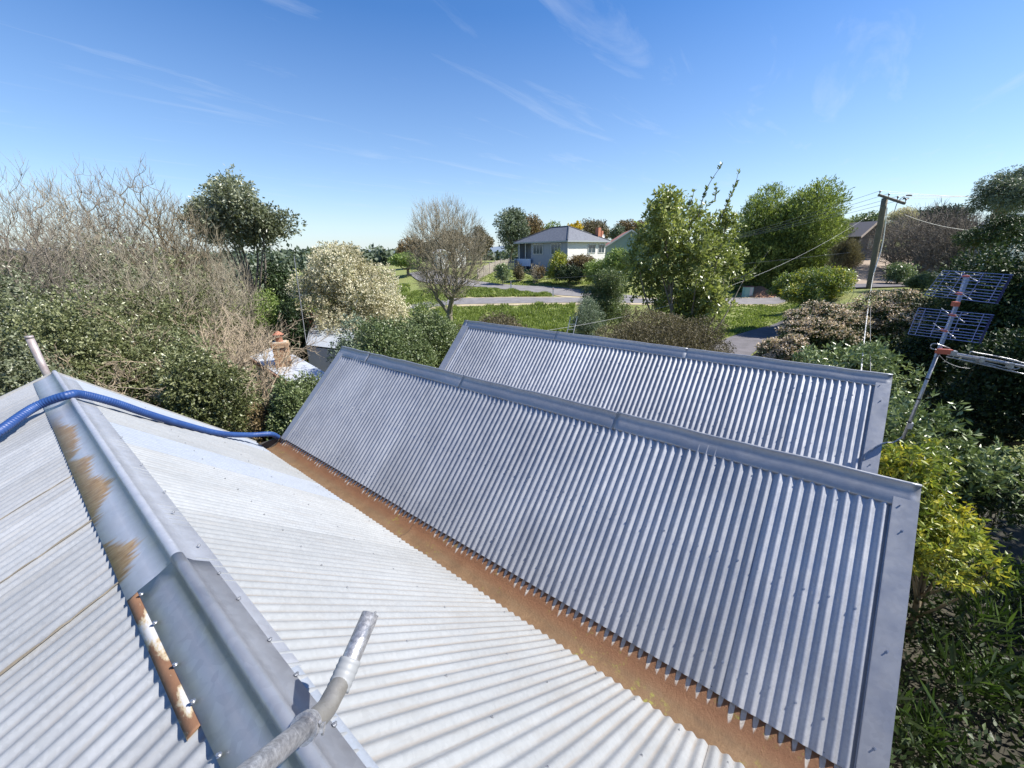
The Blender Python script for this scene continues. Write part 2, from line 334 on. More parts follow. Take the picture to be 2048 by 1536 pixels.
patch('driveway', [(30, 31), (29.8, 25), (28.8, 20.5), (26, 16.5), (22, 12.5), (16, 7.8), (10, 5)], 1.2, drive_m, .09)
patch('garden_bed', [(30, 27.5), (37, 33), (52, 45)], 4.5, soil_m, .09, 30)
shade_m = asph('painted_ground_shade', (.02, .019, .012), (.045, .04, .025)); patch('ground_shade_patch', [(-4, 1.6), (5.3, 7.9), (10, 11.5)], 4.6, shade_m, .05, 16)  # near-black sheet painting the side garden's shade over the grass
def heap():
    c = at(1513, 606, 46); V = []; rng = np.random.default_rng(2); n = 26
    g = np.linspace(-1, 1, n); X, Y = np.meshgrid(g, g, indexing='ij'); r = np.hypot(X, Y)
    Z = np.clip(1 - r, 0, 1) ** .8 * 1.15 + rng.normal(0, .05, X.shape) * (r < .95)
    P = np.stack([c[0] + X * 2.3, c[1] + Y * 2.0, G(c[0], c[1]) - .1 + Z], -1).reshape(-1, 3); I = np.arange(n * n).reshape(n, n)
    m = M('mulch', (.3, .15, .08), .95); q = NB(m); q.col(q.ramp(q.noise(9, detail=8), [(.3, (.16, .075, .04)), (.7, (.4, .22, .13))]))
    tag(mesh_np('mulch_heap', P - c, np.stack([I[:-1, :-1], I[:-1, 1:], I[1:, 1:], I[1:, :-1]], -1).reshape(-1, 4), m), 'reddish brown heap of mulch dumped beside the road below the tall conifer', 'mulch heap').location = c
heap()
def hills():
    n = 220; a = np.linspace(-1.5, 1.5, n); rng = np.random.default_rng(5)
    prof = 16 + 9 * np.sin(a * 5 + 1) + 5 * np.sin(a * 13) + 2.5 * np.sin(a * 31 + 2) + rng.normal(0, .6, n); prof = np.clip(prof, 4, 99) + 8
    rows = []
    for D, hh in ((1150, -.7), (1300, .35), (1500, .8), (1700, 1.0), (2100, .6), (2500, -.5)):
        rows.append(np.stack([np.cos(a) * D, np.sin(a) * D, prof * hh + H - 6], -1))
    P = np.array(rows); x = FH[0] * P[..., 0] + RH[0] * P[..., 1]; y = FH[1] * P[..., 0] + RH[1] * P[..., 1]
    V = np.stack([x, y, P[..., 2]], -1).reshape(-1, 3); I = np.arange(len(V)).reshape(P.shape[:2])
    m = M('haze_tinted_hills', (.09, .13, .17), .95); q = NB(m); q.col(q.ramp(q.noise(.02, detail=8), [(.3, (.1, .14, .19)), (.7, (.15, .19, .23))]))  # blue of the distant haze mixed into the hill colour
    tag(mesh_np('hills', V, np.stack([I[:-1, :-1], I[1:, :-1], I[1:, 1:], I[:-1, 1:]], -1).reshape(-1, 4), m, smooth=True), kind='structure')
hills()

# ================================================================ THE HOUSE WITH THREE CORRUGATED ROOFS
PITCH = .0762
house = empty('house', (0, 0, 0), 'house in the foreground with three sawtooth corrugated metal roofs and a rusty valley gutter', 'house')
def face_frame(v0, z0, ang, side):
    """down-slope direction and outward normal; side +1 falls towards +X"""
    dn = np.array([side * math.cos(ang), 0, -math.sin(ang)]); nn = np.array([side * math.sin(ang), 0, math.cos(ang)])
    return np.array([v0, 0, z0 + H]), dn, nn
rng = np.random.default_rng(11)
def corr_sheets(fr, u0, u1, s0, s1, mat, parent, special=None, jit=.008, lift=0.0, amp=.0085):
    O, dn, nn = fr; k0 = math.floor(u0 / .762); k1 = math.ceil(u1 / .762)
    for kk in range(k0, k1):
        a = max(u0, kk * .762 - .012); b = min(u1, (kk + 1) * .762 + .04)
        if b - a < .05: continue
        n = int((b - a) / PITCH * 9) + 1; u = np.linspace(a, b, n); s = np.array([0, .25, .5, .75, 1.0])
        e = s1 + rng.uniform(-jit, jit); e0 = s0; tw = rng.normal(0, .0011, 5)
        S = e0 + (e - e0) * s; U, SS = np.meshgrid(u, S, indexing='ij')
        t = (U - kk * .762) / .762
        wob = np.interp(u, np.linspace(a, b, 5), tw)[:, None] * np.sin(SS * 5 + kk)
        h = lift + amp * np.cos(U * 2 * math.pi / PITCH) + .0045 * np.clip(t, -.1, 1.1) + wob
        P = O + U[..., None] * np.array([0, 1., 0]) + SS[..., None] * dn + h[..., None] * nn
        I = np.arange(P[..., 0].size).reshape(U.shape); Fq = np.stack([I[:-1, :-1], I[:-1, 1:], I[1:, 1:], I[1:, :-1]], -1).reshape(-1, 4)
        m = special.get(kk, mat) if special else mat
        mesh_np('roof_sheet', P.reshape(-1, 3), Fq, m, parent, smooth=True)
def screws(fr, u0, u1, rows, parent, step=2, size=1.0, skip=.04, side=0):
    O, dn, nn = fr; mb = MB(); Y = np.array([0, 1., 0])
    for r0 in rows:
        for i in range(math.ceil(u0 / PITCH), math.floor(u1 / PITCH) + 1):
            if (i + int(r0 * 10)) % step or rng.random() < skip: continue
            c = O + Y * (i * PITCH + rng.normal(0, .003)) + dn * (r0 + rng.normal(0, .008)) + nn * .0105
            for (ra, h0, h1, m) in ((.009, 0, .0025, 8), (.0048, .0025, .0095, 6)):
                ra *= size; th = np.arange(m) * 2 * math.pi / m
                lo = [c + nn * h0 * size + (Y * math.cos(t) + dn * math.sin(t)) * ra for t in th]; hi = [p + nn * (h1 - h0) * size for p in lo]
                mb.add(lo + hi, [(j, (j + 1) % m, m + (j + 1) % m, m + j) for j in range(m)] + [tuple(range(m, 2 * m))])
    tag(mb.build('roof_screw', MAT['screw'], parent), kind='stuff')
def slab(fr, u0, u1, s0, s1, th, name, mat, parent, off=-.02, label=None):
    O, dn, nn = fr; Y = np.array([0, 1., 0]); mb = MB()
    mb.box(O + Y * (u0 + u1) / 2 + dn * (s0 + s1) / 2 + nn * (off - th / 2), (abs(s1 - s0), abs(u1 - u0), th), (dn, Y, nn))
    o = mb.build(name, mat, parent)
    if label: o['label'] = label
    return o
def sweep_u(prof, u0, u1, name, mat, parent, nseg=None, wob=0.0, close=False, smooth=False, thick=.0012, skew=None):
    """extrude a cross-section (x,z points) along the ridge with slight buckling"""
    n = nseg or max(2, int((u1 - u0) / .12)); u = np.linspace(u0, u1, n); pr = np.array(prof, float)
    w_ = np.zeros((n, len(pr)))
    if wob:
        g = np.random.default_rng(int(abs(u0 * 77 + pr[0, 0] * 913)) + 5); raw = g.normal(0, 1, (n // 4 + 3,)); base = np.interp(np.linspace(0, 1, n), np.linspace(0, 1, len(raw)), raw)
        for _ in range(3): base[1:-1] = (base[:-2] + base[1:-1] * 2 + base[2:]) / 4
        amp = np.zeros(len(pr)); amp[1:-1] = 1; w_ = base[:, None] * amp[None] * wob
    P = np.empty((n, len(pr), 3)); P[..., 0] = pr[:, 0]; P[..., 2] = pr[:, 1] + H + w_; P[..., 1] = u[:, None]
    if skew is not None: P[..., 1] += np.array(skew)[None]
    I = np.arange(n * len(pr)).reshape(n, len(pr)); Fq = np.stack([I[:-1, :-1], I[1:, :-1], I[1:, 1:], I[:-1, 1:]], -1).reshape(-1, 4)
    o = mesh_np(name, P.reshape(-1, 3), Fq, mat, parent, smooth=smooth)
    md = o.modifiers.new('thickness', 'SOLIDIFY'); md.thickness = thick; md.offset = 0
    return o
def arc(cx, cz, r, a0, a1, n=9): return [(cx + r * math.cos(rad(a0 + (a1 - a0) * i / n)), cz + r * math.sin(rad(a0 + (a1 - a0) * i / n))) for i in range(n + 1)]

# --- near gable roof
V1, Z1 = .2149, -1.4178; E1 = rad(42.07); E1L = rad(22.33)
frR = face_frame(V1, Z1, E1, 1); frL = face_frame(V1, Z1, E1L, -1)
U1 = 7.63; U0 = -2.6
near = slab(frR, U0, U1 - .03, .08, 2.6, .05, 'gable_roof', MAT['batten'], house, -.03, 'nearest roof in pale weathered zinc, white on its right slope')
corr_sheets(frR, U0, U1, .05, 2.69, MAT['zinc_white'], near, {6: MAT['zinc_blue'], 9: MAT['zinc_blue']}, jit=.012)
corr_sheets(frL, U0, U1, .05, 3.6, MAT['zinc_left'], near, jit=.01)
slab(frL, U0, U1 - .03, .08, 3.5, .05, 'roof_underside', MAT['batten'], near, -.03)
screws(frR, U0, U1 - .05, (.905, 1.69, 2.52), near, 4, .85); screws(frL, U0, U1 - .05, (1.1, 2.2), near, 3)
for i, uu in enumerate([2.43, 3.2, 4.04]):       # dirt-filled side laps on the left slope
    g_ = np.random.default_rng(int(uu * 100)); sgm = np.linspace(.2, 3.55, 160); wd_ = .010 + .012 * np.abs(np.interp(sgm, np.linspace(.2, 3.55, 40), g_.normal(0, 1, 40))); O, dn, nn = frL; Vd = []
    for s_, w_ in zip(sgm, wd_): Vd += [O + dn * s_ + np.array([0, uu - .008, 0]) + nn * (.0105 + .003 * (w_ > .012)), O + dn * s_ + np.array([0, uu - .008 + w_, 0]) + nn * .0125]
    mesh_np('lap_dirt', Vd, [(2 * i, 2 * i + 1, 2 * i + 3, 2 * i + 2) for i in range(159)], MAT.setdefault('lapdirt', barkmat('lap_dirt', (.17, .135, .09), (.28, .24, .18))), near)
def cap_prof(v0, z0, aL, wL, aR, wR, r, lift):
    L = (v0 - wL * math.cos(aL), z0 - wL * math.sin(aL) + lift); R_ = (v0 + wR * math.cos(aR), z0 - wR * math.sin(aR) + lift)
    cz = z0 + lift + r * .35
    return [(L[0] + .002, L[1] - .012), L] + [(v0 - wL * .5 * math.cos(aL), z0 - wL * .5 * math.sin(aL) + lift)] + arc(v0, cz, r, 205, -35, 16) + [(v0 + wR * .5 * math.cos(aR), z0 - wR * .5 * math.sin(aR) + lift), R_, (R_[0] - .002, R_[1] - .012)]
oldcap = sweep_u(cap_prof(V1, Z1, E1L, .222, E1, .205, .023, .014), 1.36, 7.66, 'ridge_cap', MAT['cap_rust'], near, 90, .0012)
oldcap['label'] = 'older pale ridge cap with rust creeping from its left edge'
e_ = sweep_u([(V1 - .2035, Z1 - .0665), (V1 - .205, Z1 - .063), (V1 - .165, Z1 - .0455)], 1.355, 2.24, 'rusted_cap_strip', MAT['rust_edge'], near, 60)
ncap = sweep_u(cap_prof(V1, Z1, E1L, .178, E1, .148, .026, .022), -2.6, 2.245, 'ridge_cap', MAT['newcap'], near, 40, .001)
ncap['label'] = 'darker new zinc length of ridge cap screwed over the old one'
sweep_u([(V1 + .1, Z1 - .085), (V1 + .142, Z1 - .115), (V1 + .143, Z1 - .12)], -2.6, 2.2, 'cap_strip', MAT['zinc_blue'], near, 20)
mb = MB()
capL = (frL[0], frL[1], frL[2]); 
for (uu, ss_, sz) in [(2.19, .158, 1.3), (1.95, .158, 1.5), (1.66, .158, 1.6), (1.45, .158, 1.6), (1.2, .158, 1.7), (1.02, .158, 1.7), (.85, .158, 1.7)]:
    c = frL[0] + np.array([0, uu, 0]) + frL[1] * ss_ + frL[2] * .027
    for (ra, h0, h1, m) in ((.0085, 0, .003, 10), (.005, .003, .011, 6)):
        th = np.arange(m) * 2 * math.pi / m; lo = [c + frL[2] * h0 + (np.array([0, 1, 0]) * math.cos(t) + frL[1] * math.sin(t)) * ra for t in th]; hi = [p + frL[2] * (h1 - h0) for p in lo]
        mb.add(lo + hi, [(j, (j + 1) % m, m + (j + 1) % m, m + j) for j in range(m)] + [tuple(range(m, 2 * m))])
for (uu, ss_) in [(2.1, .128), (1.85, .128), (1.52, .128), (1.29, .128), (1.02, .128), (.8, .128), (2.42, .13), (2.9, .13), (3.3, .18), (3.9, .17), (4.7, .18), (5.6, .17), (6.5, .18)]:
    c = frR[0] + np.array([0, uu, 0]) + frR[1] * ss_ + frR[2] * .022
    for (ra, h0, h1, m) in ((.0085, 0, .003, 10), (.005, .003, .010, 6)):
        th = np.arange(m) * 2 * math.pi / m; lo = [c + frR[2] * h0 + (np.array([0, 1, 0]) * math.cos(t) + frR[1] * math.sin(t)) * ra for t in th]; hi = [p + frR[2] * (h1 - h0) for p in lo]
        mb.add(lo + hi, [(j, (j + 1) % m, m + (j + 1) % m, m + j) for j in range(m)] + [tuple(range(m, 2 * m))])
tag(mb.build('cap_screw', MAT['screw'], near), kind='stuff')
mb = MB()                                          # verge trim at the far end of the near roof
for fr, s1 in ((frR, 2.69), (frL, 3.6)):
    O, dn, nn = fr; Y = np.array([0, 1., 0]); mb.box(O + Y * (U1 + .025) + dn * s1 / 2 + nn * (-.02), (s1, .05, .09), (dn, Y, nn))
mb.build('barge_flashing', MAT.setdefault('barge_grey', galv('barge_grey', (.3, .3, .29), (.38, .37, .35), .1, .6)), near)

# --- valley gutter
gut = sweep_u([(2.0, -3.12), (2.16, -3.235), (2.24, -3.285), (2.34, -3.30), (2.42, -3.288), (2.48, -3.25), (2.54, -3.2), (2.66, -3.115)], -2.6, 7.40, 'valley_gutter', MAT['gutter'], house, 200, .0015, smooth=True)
MB().box((2.36, 7.42, H - 3.24), (.44, .03, .13)).build('gutter_end', M('dark_gutter_end', (.05, .045, .04), .7), house)
mb = MB(); mb.box((2.588, 3.25, H - 3.2), (.02, 8.1, .09)); mb.build('eave_shade_strip', M('painted_eave_shade', (.012, .012, .014), .9), house)  # near-black strip added to paint the shade in the gap under the sheets

# --- middle and far roofs
def mono(v2, z2, ang, u0, u1, length, capw, label, bargew, matS, rows, buckle, backlen=1.98, sheetshift=0, in0=None, in1=None):
    fr = face_frame(v2, z2, ang, -1); bk = face_frame(v2, z2, ang, 1)
    rf = slab(fr, u0 + .02, u1 - .02, .03, length - .03, .06, 'gable_roof', MAT['batten'], house, -.03, label)
    slab(bk, u0 + .02, u1 - .02, .03, backlen - .03, .06, 'roof_underside', MAT['batten'], rf, -.03)
    corr_sheets(fr, u0 + .06, u1 - .06, .03, length, matS, rf, jit=.007, amp=.0112)
    corr_sheets(bk, u0 + .06, u1 - .06, .03, backlen, matS, rf, jit=.007)
    screws(fr, u0 + .2, u1 - .2, rows, rf, 2, 1.15)
    # ridge cap: two wings and a bead, folded in lengths of 2.4 m
    x = u0
    while x < u1 - .01:
        y = min(x + 2.42, u1); r = .013
        aw = ang; pl = capw
        prof = [(v2 - pl * math.cos(aw), z2 - pl * math.sin(aw) + .004), (v2 - pl * math.cos(aw) + .001, z2 - pl * math.sin(aw) + .0265), (v2 - pl * .5 * math.cos(aw), z2 - pl * .5 * math.sin(aw) + .0275)] + arc(v2, z2 + .034 + r * .6, r, 225, -45, 9) + [(v2 + pl * .5 * math.cos(aw), z2 - pl * .5 * math.sin(aw) + .0275), (v2 + pl * math.cos(aw), z2 - pl * math.sin(aw) + .0265)]
        sweep_u(prof, x, min(y + .03, u1 + .012), 'ridge_cap', MAT['flash'], rf, int((y - x) / .06) + 2, buckle); x = y
    # barge flashings at both gable ends: flat strip plus turned-down face
    for uo, ui, sgn in ((u0, in0, -1), (u1, in1, 1)):
        O, dn, nn = fr; Y = np.array([0, 1., 0]); mb = MB()
        for f in (fr, bk):
            O, dn, nn = f; L_ = length if f is fr else backlen; s0 = .1 if f is fr else .1
            mb.box(O + Y * (uo + ui) / 2 + dn * (s0 + L_ + .02) / 2 + nn * .0175, (L_ + .02 - s0, abs(uo - ui), .003), (dn, Y, nn))
            mb.box(O + Y * (uo + sgn * .0015) + dn * (L_ + .02) / 2 + nn * (-.06), (L_ + .02, .003, .15), (dn, Y, nn))
            mb.box(O + Y * (ui + .002 * -sgn) + dn * (s0 + L_ + .02) / 2 + nn * .010, (L_ + .02 - s0, .003, .018), (dn, Y, nn))
        mb.build('barge_flashing', MAT['flash'], rf)
    mb = MB(); O, dn, nn = fr
    for s_ in (.35, 1.2, 1.78):
        c = O + np.array([0, (u0 + in0) / 2, 0]) + dn * s_ + nn * .019; m = 6
        for (ra, h0, h1) in ((.009, 0, .003), (.005, .003, .012)):
            th = np.arange(m) * 2 * math.pi / m; lo = [c + nn * h0 + (np.array([0, 1, 0]) * math.cos(t) + dn * math.sin(t)) * ra for t in th]; hi = [p + nn * (h1 - h0) for p in lo]
            mb.add(lo + hi, [(j, (j + 1) % m, m + (j + 1) % m, m + j) for j in range(m)] + [tuple(range(m, 2 * m))])
    for i in range(0, 110, 4):
        uu = u0 + .1 + i * PITCH
        if uu > u1 - .1: break
        c = O + np.array([0, uu, 0]) + dn * (capw - .012) + nn * .0205
        th = np.arange(m) * 2 * math.pi / m; lo = [c + (np.array([0, 1, 0]) * math.cos(t) + dn * math.sin(t)) * .006 for t in th]; hi = [p + nn * .008 for p in lo]
        mb.add(lo + hi, [(j, (j + 1) % m, m + (j + 1) % m, m + j) for j in range(m)] + [tuple(range(m, 2 * m))])
    tag(mb.build('flashing_screw', MAT['screw'], rf), kind='stuff')
    return rf, fr
mid, fr2 = mono(3.9536, -1.7656, rad(45.03), -.871, 7.349, 1.979, .172, 'middle roof in blue grey galvanised corrugated sheets above the rusty gutter', .14, MAT['zinc_dark'], (1.0, 1.76), .006, 1.85, in0=-.73, in1=7.19)
far, fr3 = mono(6.5654, -1.5312, rad(45.67), -.877, 6.489, 1.85, .148, 'farthest roof with bright striped corrugated sheets behind the middle roof', .14, MAT['zinc_dark'], (.35, 1.1), .004, 2.3, in0=-.737, in1=6.30)
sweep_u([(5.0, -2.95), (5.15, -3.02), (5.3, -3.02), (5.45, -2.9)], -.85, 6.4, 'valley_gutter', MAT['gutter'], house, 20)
# crumpled sealant blob on the near corner of the barge
def blob(px, py, d, r, name, mat, parent):
    c = atd(px, py, d); g = np.random.default_rng(4); mb = MB(); n, m = 7, 10
    V = []; F_ = []
    for i in range(n + 1):
        for j in range(m):
            a = math.pi * i / n; b = 2 * math.pi * j / m; rr = r * (1 + g.uniform(-.3, .3)); V.append(c + rr * np.array([math.sin(a) * math.cos(b), math.sin(a) * math.sin(b) * .7, math.cos(a) * .9]))
    for i in range(n):
        for j in range(m): F_.append((i * m + j, i * m + (j + 1) % m, (i + 1) * m + (j + 1) % m, (i + 1) * m + j))
    mb.add(V, F_); return mb.build(name, mat, parent, smooth=True)
seal = M('white_sealant', (.7, .68, .62), .6)
# walls of weatherboards under the eaves
wall_m = M('painted_board', (.55, .53, .48), .6)
for c_, s_ in (((-1.6, 2.5, 1.3), (.1, 9.8, 2.6)), ((8.05, 2.8, 1.1), (.1, 7.0, 2.2)), ((.5, -2.45, 1.1), (4.1, .1, 2.2)), ((.5, 7.4, 1.1), (4.1, .1, 2.2)), ((5.3, -.75, 1.1), (5.4, .1, 2.2)), ((3.9, 7.1, 1.1), (2.7, .1, 2.2)), ((6.6, 6.25, 1.1), (2.8, .1, 2.2))): MB().box(c_, s_).build('wall', wall_m, house)
mb = MB()
for (va, vb, zr, uu) in ((2.6, 5.3, -1.83, -.78), (5.2, 7.9, -1.6, -.78), (2.6, 5.3, -1.83, 7.25), (5.2, 7.9, -1.6, 6.38)):
    c = (va + vb) / 2; mb = MB(); mb.add([(va, uu, 2.2), (vb, uu, 2.2), (c, uu, zr + H - .02), (va, uu + .04, 2.2), (vb, uu + .04, 2.2), (c, uu + .04, zr + H - .02)], [(0, 1, 2), (5, 4, 3), (0, 3, 4, 1), (1, 4, 5, 2), (2, 5, 3, 0)]); mb.build('gable_wall', wall_m, house)
mb = MB(); mb.add([(-1.6, 7.45, 2.2), (2.1, 7.45, 2.2), (V1, 7.45, Z1 + H - .08), (-1.6, 7.49, 2.2), (2.1, 7.49, 2.2), (V1, 7.49, Z1 + H - .08)], [(0, 1, 2), (5, 4, 3), (0, 3, 4, 1), (1, 4, 5, 2), (2, 5, 3, 0)])
mb.build('gable_wall', wall_m, house)

# ================================================================ THINGS ON THE ROOFS
def on_plane(px, py, fr, off):
    O, dn, nn = fr; r = ray(px, py); C0 = np.array([0, 0, H]); t = ((O + nn * off - C0) @ nn) / (r @ nn); return C0 + r * t
def on_x(px, py, x): r = ray(px, py); return np.array([0, 0, H]) + r * (x / r[0])
def smooth_path(P, step):
    P = np.array(P, float); n = len(P); out = []
    Q = np.vstack([2 * P[0] - P[1], P, 2 * P[-1] - P[-2]])
    for i in range(n - 1):
        p0, p1, p2, p3 = Q[i:i + 4]; L = np.linalg.norm(p2 - p1); m = max(2, int(L / step))
        for t in np.arange(m) / m: out.append(.5 * ((2 * p1) + (-p0 + p2) * t + (2 * p0 - 5 * p1 + 4 * p2 - p3) * t * t + (-p0 + 3 * p1 - 3 * p2 + p3) * t ** 3))
    out.append(P[-1]); return np.array(out)
HR = .042
hp = [on_plane(-160, 960, frL, HR + .05), on_plane(-60, 897, frL, HR + .06), on_plane(0, 861, frL, HR + .07), on_plane(70, 814, frL, HR + .06), on_plane(132, 791, frL, HR + .045),
      on_plane(164, 789, frR, HR + .04), on_plane(228, 805, frR, HR + .05), on_plane(293, 827, frR, HR + .03), on_plane(366, 849, frR, HR + .012), on_plane(439, 867, frR, HR + .012),
      on_x(498, 870, 2.0), on_x(540, 868, 2.32), on_x(556, 874, 2.5)]
path = smooth_path(hp, .0058); n = len(path); ribs = HR * (1 + .035 * np.where(np.arange(n) % 4 < 2, 1, -1))
hm = M('blue_hose_plastic', (.035, .13, .46), .48); q = NB(hm); q.col(q.mix(q.ramp(q.noise(7, detail=5), [(.4, 0.), (.7, .5)]), (.013, .045, .165), (.03, .085, .25)))
hose = empty('hose', path[0], 'thick blue ribbed hose slung over the near ridge down to the rusty gutter', 'hose')
MB().tube(path, list(ribs), 20).build('hose_tube', hm, hose, True, base=path[0])
ca = path[-1]; MB().tube([path[-4], path[-1]], [HR * 1.06, HR * 1.06], 20).build('hose_end', M('black_rubber', (.02, .02, .02), .6), hose, True, base=path[0])

# bent galvanised pipe in the foreground
P0 = atd(395, 1636, .66); P1 = atd(618, 1449, 1.03); P2 = atd(650, 1420, 1.10); P3 = atd(683, 1362, 1.2); P4 = atd(741, 1228, 1.335)
def lerp(a, b, t): return a + (b - a) * t
pipe = empty('bent_pipe', P1, 'bent grey galvanised pipe with taped joint rising over the near ridge cap', 'pipe')
B = P1
MB().tube([lerp(P1, P0, 1.6), lerp(P1, P0, .5), lerp(P1, P0, -.02)], .0255, 24).build('lower_pipe', MAT['pipe'], pipe, True, B)
el = smooth_path([lerp(P1, P0, .03), P1, P2, lerp(P2, P3, .5), P3, lerp(P3, P4, .08)], .008)
MB().tube(el, .029, 24).build('elbow', galv('old_pipe_elbow', (.2, .19, .17), (.34, .33, .31), .5, .5, 80, (.12, .1, .08), .5, (5, 5, 5)), pipe, True, B)
wr = [lerp(P3, P4, t) for t in np.linspace(-.12, .3, 14)]
MB().tube(wr, [.0335 + .0012 * math.sin(i * 2.3) for i in range(14)], 24).build('tape_wrap', M('grey_tape', (.24, .25, .26), .5), pipe, True, B)
mb = MB(); a, b = lerp(P3, P4, .2), P4; V_, F_ = tubes_np(np.array([[a, b]]), np.array([[.0285, .0285]]), 24); mb.add(V_, [tuple(f) for f in F_])
d_ = (b - a) / np.linalg.norm(b - a); V2, F2 = tubes_np(np.array([[b, b - d_ * .2]]), np.array([[.0255, .0255]]), 24); mb.add(V2, [tuple(f) for f in F2])
n0 = 0; mb.f += [(24 + j, 24 + (j + 1) % 24, 48 + (j + 1) % 24, 48 + j) for j in range(24)]; mb.mi += [0] * 24
mb.build('upper_pipe', MAT['pipe'], pipe, True, B)
cl = MB(); c0 = lerp(P1, P0, .04); dd = (P1 - P0) / np.linalg.norm(P1 - P0); cl.tube([c0 - dd * .008, c0 + dd * .012], .0345, 24); cl.tube([c0 - dd * .016, c0 - dd * .010], .036, 24)
ri = np.cross(dd, (0, 0, 1)); ri /= np.linalg.norm(ri); cl.box(c0 + ri * .038 - np.array([0, 0, .004]), (.016, .014, .02), (ri, dd, np.cross(ri, dd)))
cl.tube([c0 + ri * .038 + np.array([0, 0, .018]), c0 + ri * .038 - np.array([0, 0, .03])], .004, 8)
cl.build('pipe_clamp', MAT['pipe'], pipe, False, B)
# pipe at the far end of the near ridge
a = atd(97, 756, 5.15); b = a + np.array([0, 0, .53]) + RH * -.035
fp = empty('vent_pipe', a, 'peeling pinkish white vent pipe standing at the far end of the near ridge', 'pipe')
MB().tube([a + np.array([0, 0, -.6]), a, b], .038, 16).build('pipe_shaft', MAT['pipe_rust'], fp, True, a)
MB().tube([b, b + np.array([0, 0, .03])], [.041, .04], 16).build('pipe_collar', MAT['pipe_rust'], fp, True, a)

# television antenna on the right
steel = MAT['pipe']; blue_steel = M('sky_tinted_rod', (.12, .17, .4), .3, .5); orange = M('orange_insulator', (.36, .085, .045), .5)  # rod colour holds the blue of the reflected sky
r0 = ray(1812, 862); Ma = np.array([0, 0, H]) + r0 * (4.5); 
def on_vert(px, py, base, nrm): r = ray(px, py); C0 = np.array([0, 0, H]); t = ((base - C0) @ nrm) / (r @ nrm); return C0 + r * t
hn = FH.copy()
top = on_vert(1936, 552, Ma, hn); ant = empty('tv_antenna', Ma, 'rooftop television antenna with four bow ties and blue reflector grids on a leaning mast', 'antenna')
mdir = (top - Ma) / np.linalg.norm(top - Ma); mid_pt = on_vert(1876, 705, Ma, hn)
MB().tube([Ma - mdir * .1, mid_pt], .016, 12).build('mast', steel, ant, True, Ma)
MB().bar(mid_pt - mdir * .05, top, .034, .02, up=FH).build('upper_mast', M('blue_grey_mast', (.3, .38, .52), .35, .5), ant, base=Ma)
# grids: rods run across the mast
def grid_pt(px, py, nv): return on_vert(px, py, Ma + nv * .13, nv)
best = None
for a_ in np.linspace(-80, 80, 161):
    dr = np.array([RH[0] * math.cos(rad(a_)) + FH[0] * math.sin(rad(a_)), RH[1] * math.cos(rad(a_)) + FH[1] * math.sin(rad(a_)), 0])
    P_ = on_vert(1890, 541, Ma, hn) - np.array([0, 0, H]); Q_ = P_ + dr * .3
    pr = lambda X: (1024 + FPX * (X @ CR) / (X @ CF), 768 - FPX * (X @ CU) / (X @ CF))
    A_, B_ = pr(P_), pr(Q_); sl_ = (B_[1] - A_[1]) / (B_[0] - A_[0]); e = abs(sl_ - .072)
    if best is None or e < best[0]: best = (e, a_, dr)
dr = best[2]; nv = np.array([dr[1], -dr[0], 0]); nv = nv if nv @ FH > 0 else -nv
for (c4, hgt) in (([(1887, 541), (2026, 550), (1996, 607), (1850, 590)], 0), ([(1838, 616), (1988, 630), (1962, 686), (1817, 668)], 1)):
    TL, TR, BR, BL = [grid_pt(px, py, nv) for px, py in c4]; mb = MB(); vb = MB(); fl = MB()
    for t in (0, .1, .2, .3, .42, .58, .69, .79, .89, 1.0): MB().tube([lerp(TL, BL, t), lerp(TR, BR, t)], .003, 6).build('grid_rod', blue_steel, ant, base=Ma)
    for t in (0, .12, .36, .64, .9): MB().tube([lerp(TL, TR, t) + nv * .004, lerp(BL, BR, t) + nv * .004], .0028, 5).build('grid_upright', blue_steel, ant, base=Ma)
    fl.add([TR, BR, BR + nv * .018, TR + nv * .018], [(0, 1, 2, 3)]); fo = fl.build('grid_fringe', M('navy_fringe', (.01, .015, .08), .5), ant, base=Ma)  # added strip standing in for dark blue colour fringing at the grid edge
for (px, py) in ((1932, 553), (1918, 587), (1905, 630), (1888, 661)):
    c = on_vert(px, py, Ma - nv * .035, nv); mb = MB()
    mb.tube([c - dr * .055, c - dr * .03, c + dr * .03, c + dr * .055], [.008, .013, .013, .008], 8); mb.build('insulator', orange, ant, True, Ma)
    for sx in (-1, 1):
        for sz in (-1, 1): MB().tube([c + dr * .045 * sx, c + dr * .21 * sx + np.array([0, 0, .042 * sz])], .004, 6).build('bow_tie_arm', steel, ant, True, Ma)
c = on_vert(1911, 608, Ma - nv * .03, nv); MB().box(c, (.06, .04, .045), (dr, nv, (0, 0, 1))).build('balun_box', orange, ant, base=Ma)
MB().tube([on_vert(1927, 556, Ma - nv * .05, nv), on_vert(1916, 590, Ma - nv * .05, nv), on_vert(1895, 655, Ma - nv * .05, nv), on_vert(1886, 676, Ma - nv * .04, nv)], .003, 5).build('feed_line', steel, ant, base=Ma)
